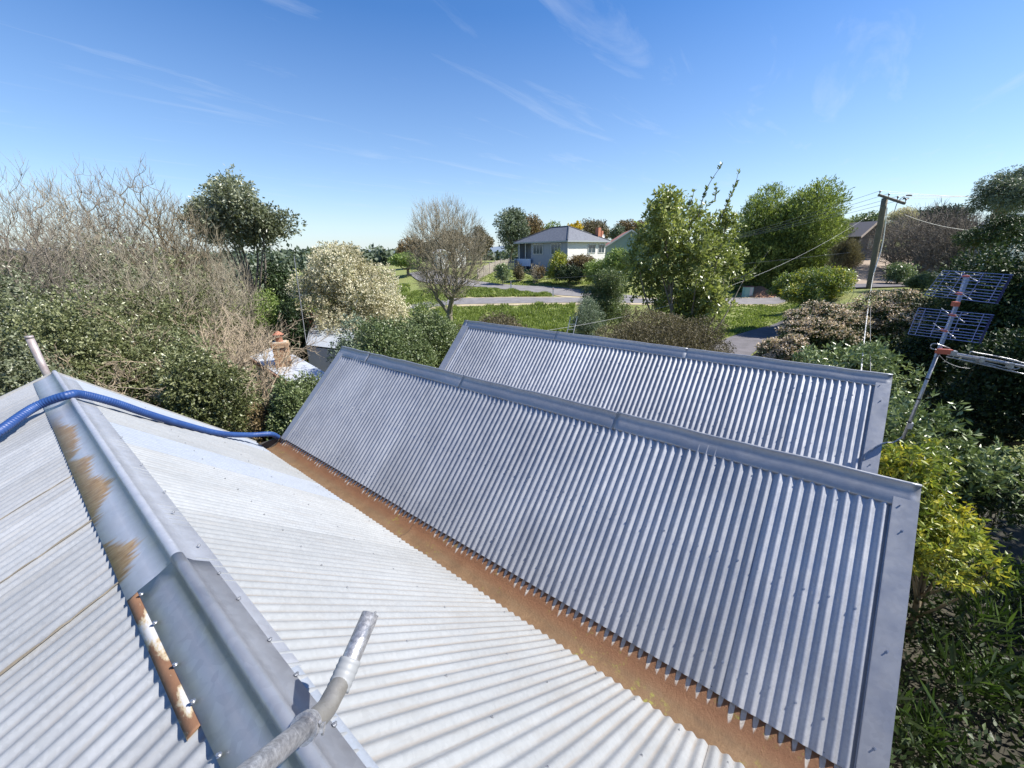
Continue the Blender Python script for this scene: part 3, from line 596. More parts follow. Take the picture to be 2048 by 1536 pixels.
# long folded-dipole array lower on the mast
mb = MB(); A0 = on_vert(1872, 699, Ma, hn)
bd = np.array([RH[0] * .9 - FH[0] * .43, RH[1] * .9 - FH[1] * .43, 0]); bd /= np.linalg.norm(bd)
def bp(px, py): return on_vert(px, py, Ma, np.array([bd[1], -bd[0], 0]))
mb.tube([bp(1876, 702), bp(1990, 722), bp(2150, 752)], .017, 8); mb.build('lower_boom', steel, ant, True, Ma)
loops = [[(1900, 714), (2150, 768)], [(1885, 710), (1960, 735), (2100, 762)]]
def loop(pts, r=.006, n_='folded_dipole'): MB().tube(smooth_path([bp(*p_) for p_ in pts], .05), r, 6).build(n_, steel, ant, True, Ma)
loop([(1895, 703), (1870, 699), (1861, 695), (1864, 688), (1875, 688), (1900, 697)])
loop([(1895, 709), (1960, 722), (2020, 737), (2037, 737), (2043, 730), (2040, 724), (2020, 718), (1985, 711)])
loop([(1940, 706), (1942, 703), (1955, 706), (1990, 712), (2030, 722), (2100, 738)])
loop([(1893, 713), (1960, 728), (2030, 744), (2110, 762)], .007, 'dipole_rod'); loop([(1905, 716), (1970, 727), (2016, 742), (2020, 733)], .005, 'dipole_rod')
mb = MB(); mb.box(bp(1888, 703), (.12, .05, .05), (bd, np.cross((0, 0, 1), bd), (0, 0, 1))); mb.build('mount_block', orange, ant, base=Ma)
for px, py, s_ in ((1905, 706, .05), (1962, 719, .04), (2020, 730, .04)): MB().box(bp(px, py), (s_, .05, .05), (bd, np.cross((0, 0, 1), bd), (0, 0, 1))).build('boom_clamp', steel, ant, base=Ma)
blk = M('black_band', (.02, .02, .02), .5)
for t in (.12, .42, .68, 1.02):
    c = lerp(Ma, mid_pt, t); MB().tube([c - mdir * .008, c + mdir * .008], .0185, 10).build('cable_tie', blk, ant, base=Ma)
MB().box(Ma + mdir * .07 + RH * .02, (.06, .04, .07)).build('bracket_clamp', steel, ant, base=Ma)
bw = on_plane(1768, 886, fr3, .02)
MB().tube(smooth_path([on_plane(1728, 920, fr3, .02), on_plane(1735, 905, fr3, .03), bw, lerp(bw, Ma, .5) + np.array([0, 0, -.07]), Ma + np.array([0, 0, -.05]), Ma + mdir * .04], .02), .008, 8).build('bracket_arm', steel, ant, True, Ma)
MB().tube(smooth_path([on_vert(1876, 708, Ma, hn), on_vert(1893, 724, Ma, hn), on_vert(1918, 734, Ma, hn), on_vert(1940, 737, Ma, hn)], .03), .0025, 5).build('cable', steel, ant, True, Ma)

# ================================================================ PLANTS
def rdir(g, n): v = g.normal(size=(n, 3)); return v / (np.linalg.norm(v, axis=1, keepdims=True) + 1e-9)
def leaf_mesh(C, D, size, aspect, g, fold=.25, tone=None):
    """C (n,3) leaf base, D (n,3) leaf direction; diamond leaves of two triangles folded on the midrib"""
    n = len(C); S = size * g.uniform(.65, 1.25, (n, 1)); D = D / (np.linalg.norm(D, axis=1, keepdims=True) + 1e-9)
    X = np.cross(D, rdir(g, n)); X /= np.linalg.norm(X, axis=1, keepdims=True) + 1e-9; N = np.cross(D, X)
    a = C; t = C + D * S; m = C + D * S * .5; w_ = S * aspect * .5
    l = m - X * w_ + N * w_ * fold; r = m + X * w_ + N * w_ * fold
    V = np.stack([a, r, t, l], 1).reshape(-1, 3); I = np.arange(n)[:, None] * 4
    F_ = np.concatenate([np.concatenate([I, I + 1, I + 2], 1), np.concatenate([I, I + 2, I + 3], 1)])
    tn = g.random(n) if tone is None else tone; return V, F_, np.r_[tn, tn]
def crown_pts(lobes, n, g, shell=(.6, 1.06), fill=.2):
    lobes = np.array(lobes, float); vol = (lobes[:, 3] * lobes[:, 4] * lobes[:, 5]) ** (2 / 3); k_ = g.choice(len(lobes), n, p=vol / vol.sum())
    d = rdir(g, n); rr = np.where(g.random(n) < fill, g.uniform(.25, .8, n), g.uniform(*shell, n))[:, None]
    return lobes[k_, :3] + d * rr * lobes[k_, 3:], d, k_
def sub_lobes(c, R, n, fr, g, low=-.55):
    """scatter smaller lobes over an ellipsoid for an uneven outline"""
    c = np.array(c, float); R = np.array(R, float); out = [list(c) + list(R * .62)]
    while len(out) < n + 1:
        d = rdir(g, 1)[0]
        if d[2] < low: continue
        q = c + d * R * g.uniform(.55, .9); r = R.mean() * fr * g.uniform(.6, 1.25); out.append([*q, r * g.uniform(.9, 1.3), r * g.uniform(.9, 1.3), r * g.uniform(.7, 1.1)])
    return out
def foliage(name, lobes, ntuft, per, size, aspect, mat, parent, base, seed, spread=.6, tuft=.5, fill=.2, up=.25, droop=0, tone_by_lobe=.35, shell=(.6, 1.06)):
    g = np.random.default_rng(seed); C, d, k_ = crown_pts(lobes, ntuft, g, shell, fill)
    tl = g.random(len(lobes))[k_]; tt = g.random(ntuft)
    ax = d + np.array([0, 0, up]) + g.normal(0, .3, d.shape); ax /= np.linalg.norm(ax, axis=1, keepdims=True)
    Cc = np.repeat(C, per, 0); A = np.repeat(ax, per, 0); D = A * (1 - spread) + rdir(g, len(Cc)) * spread; D[:, 2] -= droop
    Cc = Cc + A * g.uniform(-tuft, tuft, (len(Cc), 1)) * size * 1.5 + g.normal(0, size * tuft * .6, Cc.shape)
    tone = np.clip(.5 + tone_by_lobe * (np.repeat(tl, per) - .5) + .5 * (np.repeat(tt, per) - .5) + .5 * (g.random(len(Cc)) - .5), 0, 1)
    V, F_, T = leaf_mesh(Cc, D, size, aspect, g, tone=tone)
    return mesh_np(name, V, F_, mat, parent, tone=T, base=base)
def grow(g, starts, dirs, L, R, levels):
    """levels: list of dict(n children per parent, len ratio, rad ratio, angle, wiggle, up, K points, m sides, t0)"""
    P = []; out = []
    s, d, l, r = np.array(starts, float), np.array(dirs, float), np.array(L, float), np.array(R, float)
    for i, lv in enumerate(levels):
        if i:
            N = len(PL); n = lv['n']; par = np.repeat(np.arange(N), n); t = g.uniform(lv.get('t0', .3), 1, len(par)); K = PL.shape[1]
            f = t * (K - 1); a = np.minimum(f.astype(int), K - 2); fr = (f - a)[:, None]
            s = PL[par, a] * (1 - fr) + PL[par, a + 1] * fr; pd = PL[par, a + 1] - PL[par, a]; pd /= np.linalg.norm(pd, axis=1, keepdims=True) + 1e-9
            rr = RL[par, a] * (1 - fr[:, 0]) + RL[par, a + 1] * fr[:, 0]
            q = np.cross(pd, rdir(g, len(par))); q /= np.linalg.norm(q, axis=1, keepdims=True) + 1e-9
            an = np.radians(g.normal(lv['ang'], lv['ang'] * .3, len(par)))[:, None]; d = pd * np.cos(an) + q * np.sin(an)
            l = lp[par] * lv['lr'] * g.uniform(.5, 1.2, len(par)); r = np.maximum(rr * lv['rr'], lv.get('rmin', .003))
        K = lv.get('K', 4); N = len(s); PL = np.empty((N, K, 3)); PL[:, 0] = s; dd = d.copy()
        for j in range(1, K):
            dd = dd + g.normal(0, lv['wig'], dd.shape); dd[:, 2] += lv.get('up', .0); dd /= np.linalg.norm(dd, axis=1, keepdims=True)
            PL[:, j] = PL[:, j - 1] + dd * (l / (K - 1))[:, None]
        RL = r[:, None] * np.linspace(1, lv.get('tip', .5), K)[None]; lp = l
        out.append(tubes_np(PL, RL, lv.get('m', 4)) + (PL,))
    return out
def merge(parts):
    V = []; F_ = []; n = 0
    for p in parts: V.append(p[0]); F_.append(p[1] + n); n += len(p[0])
    return np.vstack(V), np.vstack(F_)
def bare_mesh(seed, h, stems=3, spread=22, bark='tan', dens=1.0, tw=9, up=.05, wig=.16, rad0=.13, rk=1.7, fan=False):
    g = np.random.default_rng(seed); st = g.normal(0, .15, (stems, 3)); st[:, 2] = -.2; d = g.normal(0, math.tan(rad(spread)), (stems, 3)); d[:, 2] = 1; d /= np.linalg.norm(d, axis=1, keepdims=True)
    lv = [dict(K=7, m=7, wig=.1, tip=.35, up=.03), dict(n=int(7 * dens), lr=.55, rr=.6, ang=38, wig=wig, up=up, K=6, m=5, t0=.25, tip=.4),
          dict(n=int(7 * dens), lr=.5, rr=.6, ang=36, wig=wig, up=up, K=5, m=4, t0=.15, tip=.4, rmin=.008 * rk), dict(n=int(6 * dens), lr=.55, rr=.6, ang=34, wig=wig * .9, up=up, K=4, m=3, t0=.15, tip=.4, rmin=.006 * rk),
          dict(n=tw, lr=.5, rr=.6, ang=32, wig=wig * .8, up=up * .8, K=3, m=3, t0=.1, tip=.5, rmin=.0042 * rk)]
    if fan: lv = [dict(K=7, m=7, wig=.07, tip=.3, up=.04), dict(n=7, lr=.46, rr=.6, ang=30, wig=wig, up=up, K=6, m=5, t0=.22, tip=.35), dict(n=7, lr=.5, rr=.6, ang=30, wig=wig, up=up, K=5, m=4, t0=.3, tip=.4, rmin=.012),
          dict(n=6, lr=.55, rr=.6, ang=30, wig=wig, up=up, K=4, m=3, t0=.3, tip=.4, rmin=.009), dict(n=6, lr=.6, rr=.6, ang=28, wig=wig, up=up, K=3, m=3, t0=.3, tip=.4, rmin=.008)]
    L = g.uniform(.66, .78, stems) * h
    R = grow(g, st, d, L, np.full(stems, rad0), lv); return merge(R[:1]), merge(R[1:])
def bare_tree(name, base, h, label, cat='tree', seed=1, group=None, bark='tan', **kw):
    e = empty(name, base, label, cat, group); (V0, F0), (V1_, F1) = bare_mesh(seed, h, bark=bark, **kw)
    sc_ = h / (np.percentile(V1_[:, 2], 98.8)); V0 = V0 * sc_; V1_ = V1_ * sc_
    mesh_np('trunk', V0, F0, BK[bark], e, smooth=True); mesh_np('crown', V1_, F1, BK[bark], e); return e
def copy_tree(e, base, s, rz, label, group=None):
    c = e.copy(); COL.objects.link(c); c.location = [float(q) for q in base]; c.rotation_euler = (0, 0, rz); c.scale = (s, s, s); c['label'] = label
    if group: c['group'] = group
    for ch in e.children:
        d = ch.copy(); COL.objects.link(d); d.parent = c
    return c
def trunk_limbs(base, lobes, r, bark, parent, seed, n=10, m=7):
    """tapered trunk with limbs that reach out into the lobes"""
    g = np.random.default_rng(seed); lobes = np.array(lobes); ctr = lobes[:, :3].mean(0); base = np.array(base, float)
    fork = base + (ctr - base) * np.array([.5, .5, .45]); mb = MB(); wob = g.normal(0, r * .5, 3)
    P = smooth_path([base + np.array([0, 0, -.2]), base + (fork - base) * .5 + wob, fork], .25); mb.tube(P, list(np.linspace(r * 1.15, r * .75, len(P))), m)
    for lb in lobes[g.permutation(len(lobes))[:n]]:
        s0 = base + (fork - base) * g.uniform(.45, 1); e_ = lb[:3]; mid_ = (s0 + e_) / 2 + g.normal(0, .25, 3) * r * 6 + np.array([0, 0, .1])
        Q_ = smooth_path([s0, mid_, e_], .35); mb.tube(Q_, list(np.linspace(r * .5, r * .1, len(Q_))), 5)
    return mb.build('trunk', BK[bark], parent, True, base)
def plant(name, px, ytop, ybase, F, wpx, label, cat, leaf, size, n, seed, per=5, pr=None, aspect=.45, depth=None, nl=16, fr=.4, bark='brown', group=None, shape=(1, 1), fill=.25, cname='crown', tr=.08, extra=None, lobes=None, low=-.55, spread=.6, **kw):
    """bush or tree whose crown spans photo rows ytop..ybase at F metres; width in photo pixels"""
    c_top = at(px, ytop, F); c_bot = at(px, ybase, F); z1_, z0_ = c_top[2], c_bot[2]; xy = at(px, pr if pr else (ytop + ybase) / 2, F)
    gz = G(xy[0], xy[1])
    if z0_ < gz or cat != 'tree': z0_ = gz - .15
    rw = wpx / 2 * F / 828 * .98; rd = depth if depth else rw; rz = (z1_ - z0_) / 2
    base = np.array([xy[0], xy[1], G(xy[0], xy[1])]); g = np.random.default_rng(seed + 500)
    e = empty(name, base, label, cat, group)
    if lobes is None:
        raw = np.array(sub_lobes((0, 0, 0), (1, 1, 1), nl, fr, g, low)); A = raw[:, :3]; Rr = raw[:, 3:]
        ce = np.array([xy[0], xy[1], (z0_ + z1_) / 2]); Pp = ce + A[:, :1] * RH * rw * .8 + A[:, 1:2] * FH * rd * .8 + A[:, 2:] * np.array([0, 0, rz * .8])
        mscale = np.array([rw, rw, rz]) * .92; lobes = np.hstack([Pp, Rr * mscale])
    o = foliage(cname, lobes, n, per, size, aspect, LM[leaf], e, base, seed, fill=fill, spread=spread, **kw)
    trunk_limbs(base, lobes, tr, bark, e, seed, n=min(10, len(lobes)))
    if extra: extra(e, lobes, base, g)
    return e, lobes, base

# --- left: tall bare trees, thickets and evergreen shrubs
gb = 'bare trees on the left'
def gbase(px, F): p = at(px, 520, F); return np.array([p[0], p[1], G(p[0], p[1])])
def hpx(px, y, F, b): return at(px, y, F)[2] - b[2]
def bt(px, y, F, label, **kw): b = gbase(px, F); return bare_tree('bare_tree', b, hpx(px, y, F, b), label, **kw)
def colonise(base, ctr, R, n, seed, r_tip=.006, twig=.35, ntw=4, up=.35, trunk_h=.2, shell=.45, bias=.3, pw=2.25, lean=0):
    """bare crown: points filling an ellipsoid joined to a trunk, limb thickness from what each carries"""
    g = np.random.default_rng(seed); d = rdir(g, n); rr = (shell + (1 - shell) * g.random(n)) ** .7 * (1 + .12 * np.sin(d[:, 0] * 7 + seed) * np.cos(d[:, 1] * 6)); P = d * rr[:, None] * R + ctr
    inner = g.random(n) < .25; P[inner] = (ctr + (P - ctr) * .55)[inner]
    fork = base + (ctr - base) * trunk_h; tr = [base + (fork - base) * t for t in (0, .33, .66, 1)]
    P = P[P[:, 2] > fork[2] - .2]; P = P[np.argsort(np.linalg.norm(P - fork, axis=1))]; P = np.vstack([tr, P]); N = len(P); par = np.full(N, -1); pl = np.zeros(N)
    for i in range(1, N):
        if i < 4: par[i] = i - 1; pl[i] = pl[i - 1] + np.linalg.norm(P[i] - P[i - 1]); continue
        v = np.linalg.norm(P[3:i] - P[i], axis=1) + bias * pl[3:i] + .5 * np.maximum(P[3:i, 2] - P[i, 2], 0); j = int(np.argmin(v)) + 3; par[i] = j; pl[i] = pl[j] + np.linalg.norm(P[i] - P[j])
    P[4:] += g.normal(0, .05, (N - 4, 3)); A = np.full(N, r_tip ** pw)
    for i in range(N - 1, 0, -1): A[par[i]] += A[i]
    r_ = A ** (1 / pw); big = np.arange(1, N); thick = r_[big] > .045
    def edges(ix, m): return tubes_np(np.stack([P[par[ix]], (P[par[ix]] + P[ix]) / 2 + g.normal(0, .03, (len(ix), 3)), P[ix]], 1), np.stack([np.minimum(r_[par[ix]], r_[ix] * 1.25), r_[ix] * 1.05, r_[ix]], 1), m)
    tip = np.repeat(np.arange(4, N), ntw); o = (P[tip] - ctr); o /= np.linalg.norm(o, axis=1, keepdims=True); D = o * .6 + rdir(g, len(tip)) * .6; D[:, 2] += up; D /= np.linalg.norm(D, axis=1, keepdims=True); L = twig * g.uniform(.4, 1.2, (len(tip), 1)); D2 = D + rdir(g, len(tip)) * .3; D2[:, 2] += up * .4
    tw = tubes_np(np.stack([P[tip], P[tip] + D * L * .5, P[tip] + D * L * .5 + D2 * L * .5], 1), np.tile(np.array([r_tip, r_tip * .85, r_tip * .6]), (len(tip), 1)), 3)
    return edges(big[thick], 7), merge([edges(big[~thick], 4), tw[:2]])
def dome(name, px, ytop, F, wpx, n, seed, label, bark, cat='tree', group=None, foot=.25, depth=1, **kw):
    b = gbase(px, F); zt = at(px, ytop, F)[2]; h = zt - b[2]; rw = wpx / 2 * F / 828; e = empty(name, b, label, cat, group)
    ctr = b + np.array([0, 0, b[2] * 0 + foot * h + (1 - foot) * h / 2]); R = np.array([rw, rw * depth, (1 - foot) * h / 2]) * .96
    (a, c_), (u, v) = colonise(b, ctr, R, n, seed, **kw); mesh_np('trunk', a, c_, BK[bark], e, smooth=True, base=b); mesh_np('crown', u, v, BK[bark], e, base=b); return e
for i, (px, yt, F, wd, n, bk_, lb) in enumerate([(25, 305, 13, 270, 1700, 'grey', 'tallest bare grey tree at the far left edge with upward forked twigs'), (130, 350, 17, 200, 1500, 'tan', 'bare grey tree second from the left edge behind the leafy thicket'),
        (215, 330, 20, 200, 1700, 'grey', 'bare twiggy tree third from the left edge against the sky'), (320, 335, 22, 200, 1700, 'brown', 'bare tan tree between the twiggy tree and the round evergreen'), (385, 395, 24, 180, 1500, 'lichen', 'bare brown tree with catkin brown crown in front of the round evergreen'),
        (430, 510, 19, 170, 1000, 'tan', 'low spreading bare tree with pale crooked limbs below the round evergreen'), (290, 480, 16, 210, 1000, 'tan', 'low spreading bare tree with silvery limbs in the middle of the thicket')]):
    dome('bare_tree', px, yt, F, wd, n, 300 + i, lb, bk_, group=gb, foot=.12, r_tip=.0042 * F / 15, twig=.55, ntw=3, up=.4, trunk_h=.15, shell=.4, bias=.35, pw=2.1)
gt = 'leafless shrubs in the left thicket'
s1 = bt(440, 640, 12.5, 'leafless straw coloured shrub left of the brick chimney', seed=31, cat='shrub', group=gt, bark='straw', stems=7, spread=32, rad0=.03, dens=.75, tw=5, rk=1.2)
s1.name = 'bare_shrub'
for px, F, s_, rz, lb in ((380, 11, .8, 1.2, 'leafless straw coloured shrub just above the ridge bend of the hose'),
                          (30, 9, .9, 5.0, 'leafless shrub with looping pale canes at the left edge'), (420, 15, 1.1, .4, 'leafless brownish shrub in front of the green grass gap on the left')
                          ):
    copy_tree(s1, gbase(px, F), s_, rz, lb, gt)
plant('evergreen_tree', 478, 345, 540, 27, 205, 'round olive green evergreen tree standing above the bare trees on the left', 'tree', 'oak', .2, 5200, 41, per=6, nl=34, fr=.27, fill=.3, tr=.22, bark='grey', tone_by_lobe=.5, shell=(.6, 1.2))
plant('evergreen_shrub', 545, 505, 640, 27, 110, 'dark green evergreen shrub at the foot of the round evergreen tree', 'shrub', 'dark', .2, 2600, 42, per=5)
gi = 'ivy clad shrubs on the left'
for i, (px, yt, F, wd, n, lb) in enumerate([(40, 520, 10.5, 300, 7500, 'olive leafed thicket shrub at the far left edge'), (185, 560, 10, 290, 7500, 'glossy olive ivy shrub behind the pinkish vent pipe'),
        (320, 625, 10.5, 260, 6500, 'olive green shrub above the middle of the blue hose'), (100, 470, 14, 330, 6500, 'taller ivy clad shrub behind the left thicket'), (300, 540, 15, 300, 5500, 'ivy clad shrub under the low bare trees'),
        (430, 690, 9.5, 220, 5200, 'low olive shrub just beyond the far edge of the near roof'), (220, 455, 17, 330, 5500, 'tall ivy clad thicket in the middle of the bare trees'), (50, 430, 16, 330, 5500, 'tallest ivy clad thicket at the left edge among the bare trees'), (390, 500, 18, 240, 4200, 'ivy clad thicket left of the round evergreen trunk'), (30, 640, 8.0, 260, 5200, 'nearest leafy shrub at the left edge beside the roof')]):
    plant('thicket_shrub', px, yt, 1000, F, wd, lb, 'shrub', 'olive' if i % 3 else 'oak', .085 if F < 12 else .11, n, 60 + i, per=6, aspect=.5, nl=22, fr=.38, group=gi, fill=.15, bark='tan', shell=(.65, 1.2), low=-.2)
plant('green_shrub', 520, 560, 700, 21, 130, 'bright green shrub in the gap left of the cream flowering bush', 'shrub', 'fresh', .13, 3000, 75, per=5)
plant('yellow_gorse', 330, 545, 640, 19, 150, 'yellowish green bush seen through the bare twigs on the left', 'shrub', 'fresh', .13, 2200, 76, per=5)
def blossom_tree():
    e, lb, base = plant('flowering_shrub', 695, 450, 665, 22, 305, 'large cream blossomed shrub in the middle left of the view', 'shrub', 'cream', .105, 12000, 81, per=6, aspect=.6, nl=48, fr=.22, fill=.1, tr=.14, tone_by_lobe=.5, shell=(.7, 1.12), up=.5, spread=.7)
    foliage('leaves', lb, 2400, 5, .12, .5, LM['oak'], e, base, 82, shell=(.5, .95), fill=.5)
blossom_tree()
plant('dark_shrub', 590, 560, 700, 19.5, 75, 'shadowy dark shrub between the cream blossom bush and the neighbour roof', 'shrub', 'dark', .13, 2600, 83, per=5)
gg = 'leafy shrubs behind the middle roof'
for i, (px, yt, F, wd, n, lf, lb) in enumerate([(800, 612, 13, 200, 7000, 'green', 'dense green shrub behind the gap between the two rear roofs'), (735, 672, 11, 160, 5000, 'green', 'green shrub in front of the neighbour roof and brick chimney'),
        (590, 745, 9.2, 130, 4200, 'green', 'green and rust tinged shrub at the left end of the middle roof'), (880, 605, 16, 150, 4500, 'green', 'green shrub at the foot of the bare tree beside the road'),
        (640, 722, 11.0, 105, 2600, 'green', 'green shrub hiding the right side of the neighbour cottage roof'), (735, 640, 14, 130, 4000, 'grey', 'grey green shrub under the cream blossom bush'), (545, 790, 9.0, 70, 2200, 'rust', 'small rusty leaved shrub beside the hose end')]):
    plant('leafy_shrub', px, yt, 1000, F, wd, lb, 'shrub', lf, .07 if F < 12 else .09, n, 90 + i, per=6, aspect=.5, nl=20, fr=.36, group=gg, fill=.15, shell=(.7, 1.15), low=-.2)
plant('heath_shrub', 985, 625, 760, 19, 200, 'brown green scrubby heath behind the left end of the farthest roof', 'shrub', 'brownish', .08, 5200, 98, per=6, nl=20, fr=.35)
t5 = dome('bare_tree', 893, 394, 33, 172, 2900, 333, 'leafless deciduous tree with a broad fan crown standing beside the road', 'lichen', foot=.17, r_tip=.0072, twig=.6, ntw=3, up=.55, trunk_h=.12, shell=.5, bias=.6, pw=2.25)

# --- far trees behind the road
gf = 'trees beyond the road'
for i, (px, yt, yb, F, wd, n, lf, sz, lb) in enumerate([
        (1020, 412, 525, 92, 92, 2600, 'gum', .42, 'tall grey green gum tree left of the hip roofed house'), (1060, 425, 520, 99, 70, 1800, 'rust', .42, 'brown tinged gum tree just behind the grey green one'),
        (835, 470, 530, 84, 80, 1600, 'rust', .4, 'rusty brown bush left behind the leafless roadside tree'), (905, 462, 535, 80, 80, 1600, 'rust', .4, 'rusty brown bush straight behind the leafless roadside tree'), (960, 448, 525, 86, 70, 1500, 'brownish', .4, 'olive brown tree between the leafless tree and the gum'),
        (1105, 445, 490, 120, 70, 1200, 'pine', .45, 'low green tree behind the left end of the hip roof'), (1190, 430, 490, 110, 72, 1500, 'brownish', .42, 'rounded dark olive tree behind the hip roof'), (1150, 440, 482, 106, 34, 600, 'golden', .4, 'golden yellow wattle behind the hip roof'),
        (1262, 432, 490, 100, 60, 900, 'rust', .42, 'thin brown tree behind the green weatherboard house'), (1232, 447, 490, 96, 34, 500, 'gum', .4, 'small gum tree behind the orange chimney'),
        (815, 505, 540, 66, 66, 1200, 'fresh', .3, 'low yellow green bush at the road bend'), (1300, 455, 520, 80, 90, 1300, 'brownish', .38, 'olive tree behind the magnolia')]):
    plant('far_tree', px, yt, yb, F, wd, lb, 'tree', lf, sz, n, 120 + i, per=5, aspect=.55, nl=14, fr=.42, group=gf, tr=.25, fill=.15)
def woods():
    g = np.random.default_rng(77); C = []; S = []
    for F0, F1, q0, q1, n, zh in ((110, 170, -1.4, -.28, 260, 5), (75, 110, -1.3, -.42, 110, 5), (130, 220, .0, 1.4, 200, 8), (200, 480, -1.4, 1.4, 500, 9), (45, 75, -1.3, -.62, 60, 4.5)):
        F = g.uniform(F0, F1, n); L = g.uniform(q0, q1, n) * F; p = FH[None] * F[:, None] + RH[None] * L[:, None]; p[:, 2] = terrain(p[:, 0], p[:, 1]); h = zh * g.uniform(.5, 1.1, n)
        m = 130; c = np.repeat(p, m, 0); hh = np.repeat(h, m); d = rdir(g, n * m); c = c + d * (hh[:, None] * np.array([.55, .55, .5])) * g.uniform(.75, 1.05, (n * m, 1)); c[:, 2] += hh * .5; C.append(c); S.append(np.repeat(F, m) * .0105)
    C = np.vstack(C); S = np.concatenate(S)[:, None]; D = rdir(g, len(C)); V, F_, T = leaf_mesh(C, D, 1.0, .7, g, tone=g.random(len(C)) * .7)
    V = V.reshape(-1, 4, 3); V = C[:, None] + (V - C[:, None]) * S[:, None]; tag(mesh_np('distant_woods', V.reshape(-1, 3), F_, LM['gum'], tone=T), 'far off band of woodland beyond the gardens', 'woods', kind='stuff')
woods()
# --- garden in front of the far house
gs = 'garden shrubs of the far house'
for i, (px, yt, yb, F, wd, n, lf, lb) in enumerate([(1112, 500, 552, 55.5, 62, 2000, 'yellow', 'yellow green shrub against the corner of the far house'), (1160, 503, 555, 55, 74, 2000, 'rust', 'pinkish brown shrub along the white wall of the far house'),
        (1205, 498, 560, 52, 90, 2400, 'fresh', 'green shrub right of the white wall'), (1005, 518, 545, 56, 36, 900, 'rhodo', 'round dark shrub on the lawn left of the house'), (1238, 488, 560, 50, 80, 2200, 'fresh', 'tall pale green shrub below the green weatherboard house'),
        (1040, 525, 545, 58, 28, 500, 'brownish', 'small brown shrub below the verandah'), (1075, 528, 550, 58, 30, 500, 'rust', 'reddish little shrub before the blue trellis'), (1140, 522, 560, 53, 60, 1400, 'dark', 'dark low shrub in the hedge of the far house')]):
    plant('garden_shrub', px, yt, yb, F, wd, lb, 'shrub', lf, .22, n, 150 + i, per=5, nl=12, group=gs, tr=.05)
bare_tree('ornamental_tree', gbase(1068, 57), 2.6, 'small leafless pinkish tree before the verandah of the far house', seed=35, bark='tan', stems=4, spread=30, rad0=.05, dens=.8, tw=5)
# --- middle right
plant('grey_shrub', 1215, 530, 690, 26, 130, 'tall loose grey green shrub left of the magnolia', 'shrub', 'green', .11, 6500, 171, per=6, nl=24, fr=.3, fill=.15)
plant('silver_shrub', 1178, 590, 690, 23.5, 90, 'silvery lavender like bush beside the ladder', 'shrub', 'grey', .1, 3600, 172, per=6, aspect=.25, nl=16)
plant('mound_shrub', 1315, 603, 780, 15.5, 330, 'wide low brown olive mound shrub behind the farthest roof', 'shrub', 'brownish', .055, 19000, 173, per=5, nl=34, fr=.26, fill=.08, aspect=.5, low=0, shell=(.75, 1.08))
def magnolia():
    F = 20; g = np.random.default_rng(7); base = gbase(1385, F); e = empty('magnolia_tree', base, 'large leaved magnolia tree with two long shoots reaching into the sky', 'tree')
    pts = [(1300, 480, 38), (1290, 560, 40), (1340, 600, 46), (1325, 420, 34), (1335, 400, 24), (1380, 440, 40), (1400, 500, 48), (1440, 470, 36), (1450, 520, 40), (1395, 580, 48), (1350, 520, 48), (1330, 460, 40), (1425, 600, 38), (1275, 520, 30), (1380, 640, 40), (1455, 440, 20), (1490, 555, 12)]
    lobes = []
    for x, y, r in pts:
        c = at(x, y, F + g.uniform(-1.1, 1.1)); rr = r * F / 828; lobes.append([*c, rr, rr, rr])
    shoots = [[(1395, 440), (1405, 400), (1420, 365), (1445, 328)], [(1440, 440), (1458, 400), (1470, 370), (1477, 345)], [(1318, 440), (1300, 425), (1297, 400)], [(1338, 400), (1345, 388), (1330, 385)], [(1375, 420), (1385, 395), (1388, 380)], [(1430, 400), (1432, 380), (1430, 372)], [(1460, 560), (1500, 545), (1540, 500)], [(1470, 640), (1510, 590), (1525, 560)]][:7]
    C = []; D = []; mb = MB()
    for s_ in shoots:
        P = smooth_path([at(x, y, F) for x, y in s_], .08); mb.tube(P, list(np.linspace(.03, .008, len(P))), 5)
        for i in range(len(P)):
            if g.random() < .5:
                m_ = g.integers(3, 7); C += [P[i]] * m_; D += list(rdir(g, m_) * .6 + np.array([0, 0, .7]))
    foliage('crown', lobes, 2700, 7, .22, .42, LM['magn'], e, base, 181, spread=.62, fill=.4, up=.6, shell=(.5, 1.15), tuft=.3)
    V, F_, T = leaf_mesh(np.array(C), np.array(D), .2, .42, g); mesh_np('shoot_leaves', V, F_, LM['magn'], e, tone=T * .6, base=base)
    for lb in lobes:
        P = smooth_path([base + g.normal(0, .2, 3) * np.array([1, 1, 0]), (base + np.array(lb[:3])) / 2 + g.normal(0, .2, 3), np.array(lb[:3])], .3); mb.tube(P, list(np.linspace(.07, .02, len(P))), 6)
    mb.build('trunk', BK['grey'], e, True, base)
magnolia()
def plumes(F, spec, seed):
    g = np.random.default_rng(seed); out = []
    for x, yt, wpx in spec:
        top = at(x, yt, F); off = FH * g.uniform(-2, 2)
        z = top[2]; w0 = wpx * F / 828 / 2; i = 0
        zz = z - .5
        while zz > G(top[0], top[1]) + .5:
            w_ = min(w0, .25 * w0 + i * .2 * w0); j = g.normal(0, .2, 3) * w_; out.append([top[0] + off[0] + j[0], top[1] + off[1] + j[1], zz, w_, w_, w_ * 1.1]); zz -= w_ * .55; i += 1
    return out
plant('conifer_tree', 1590, 372, 600, 48.5, 205, 'big feathery mid green conifer behind the yellow green shrub', 'tree', 'pine', .3, 19000, 191, lobes=plumes(48.5, [(1560, 372, 80), (1618, 370, 75), (1520, 392, 62), (1590, 388, 80), (1640, 395, 62), (1500, 440, 50), (1575, 410, 90), (1540, 420, 80), (1610, 420, 85), (1660, 430, 40)], 5), per=6, aspect=.3, nl=60, fr=.24, fill=.08, tr=.3, up=1.0, tone_by_lobe=.7, shell=(.65, 1.15), spread=.4)
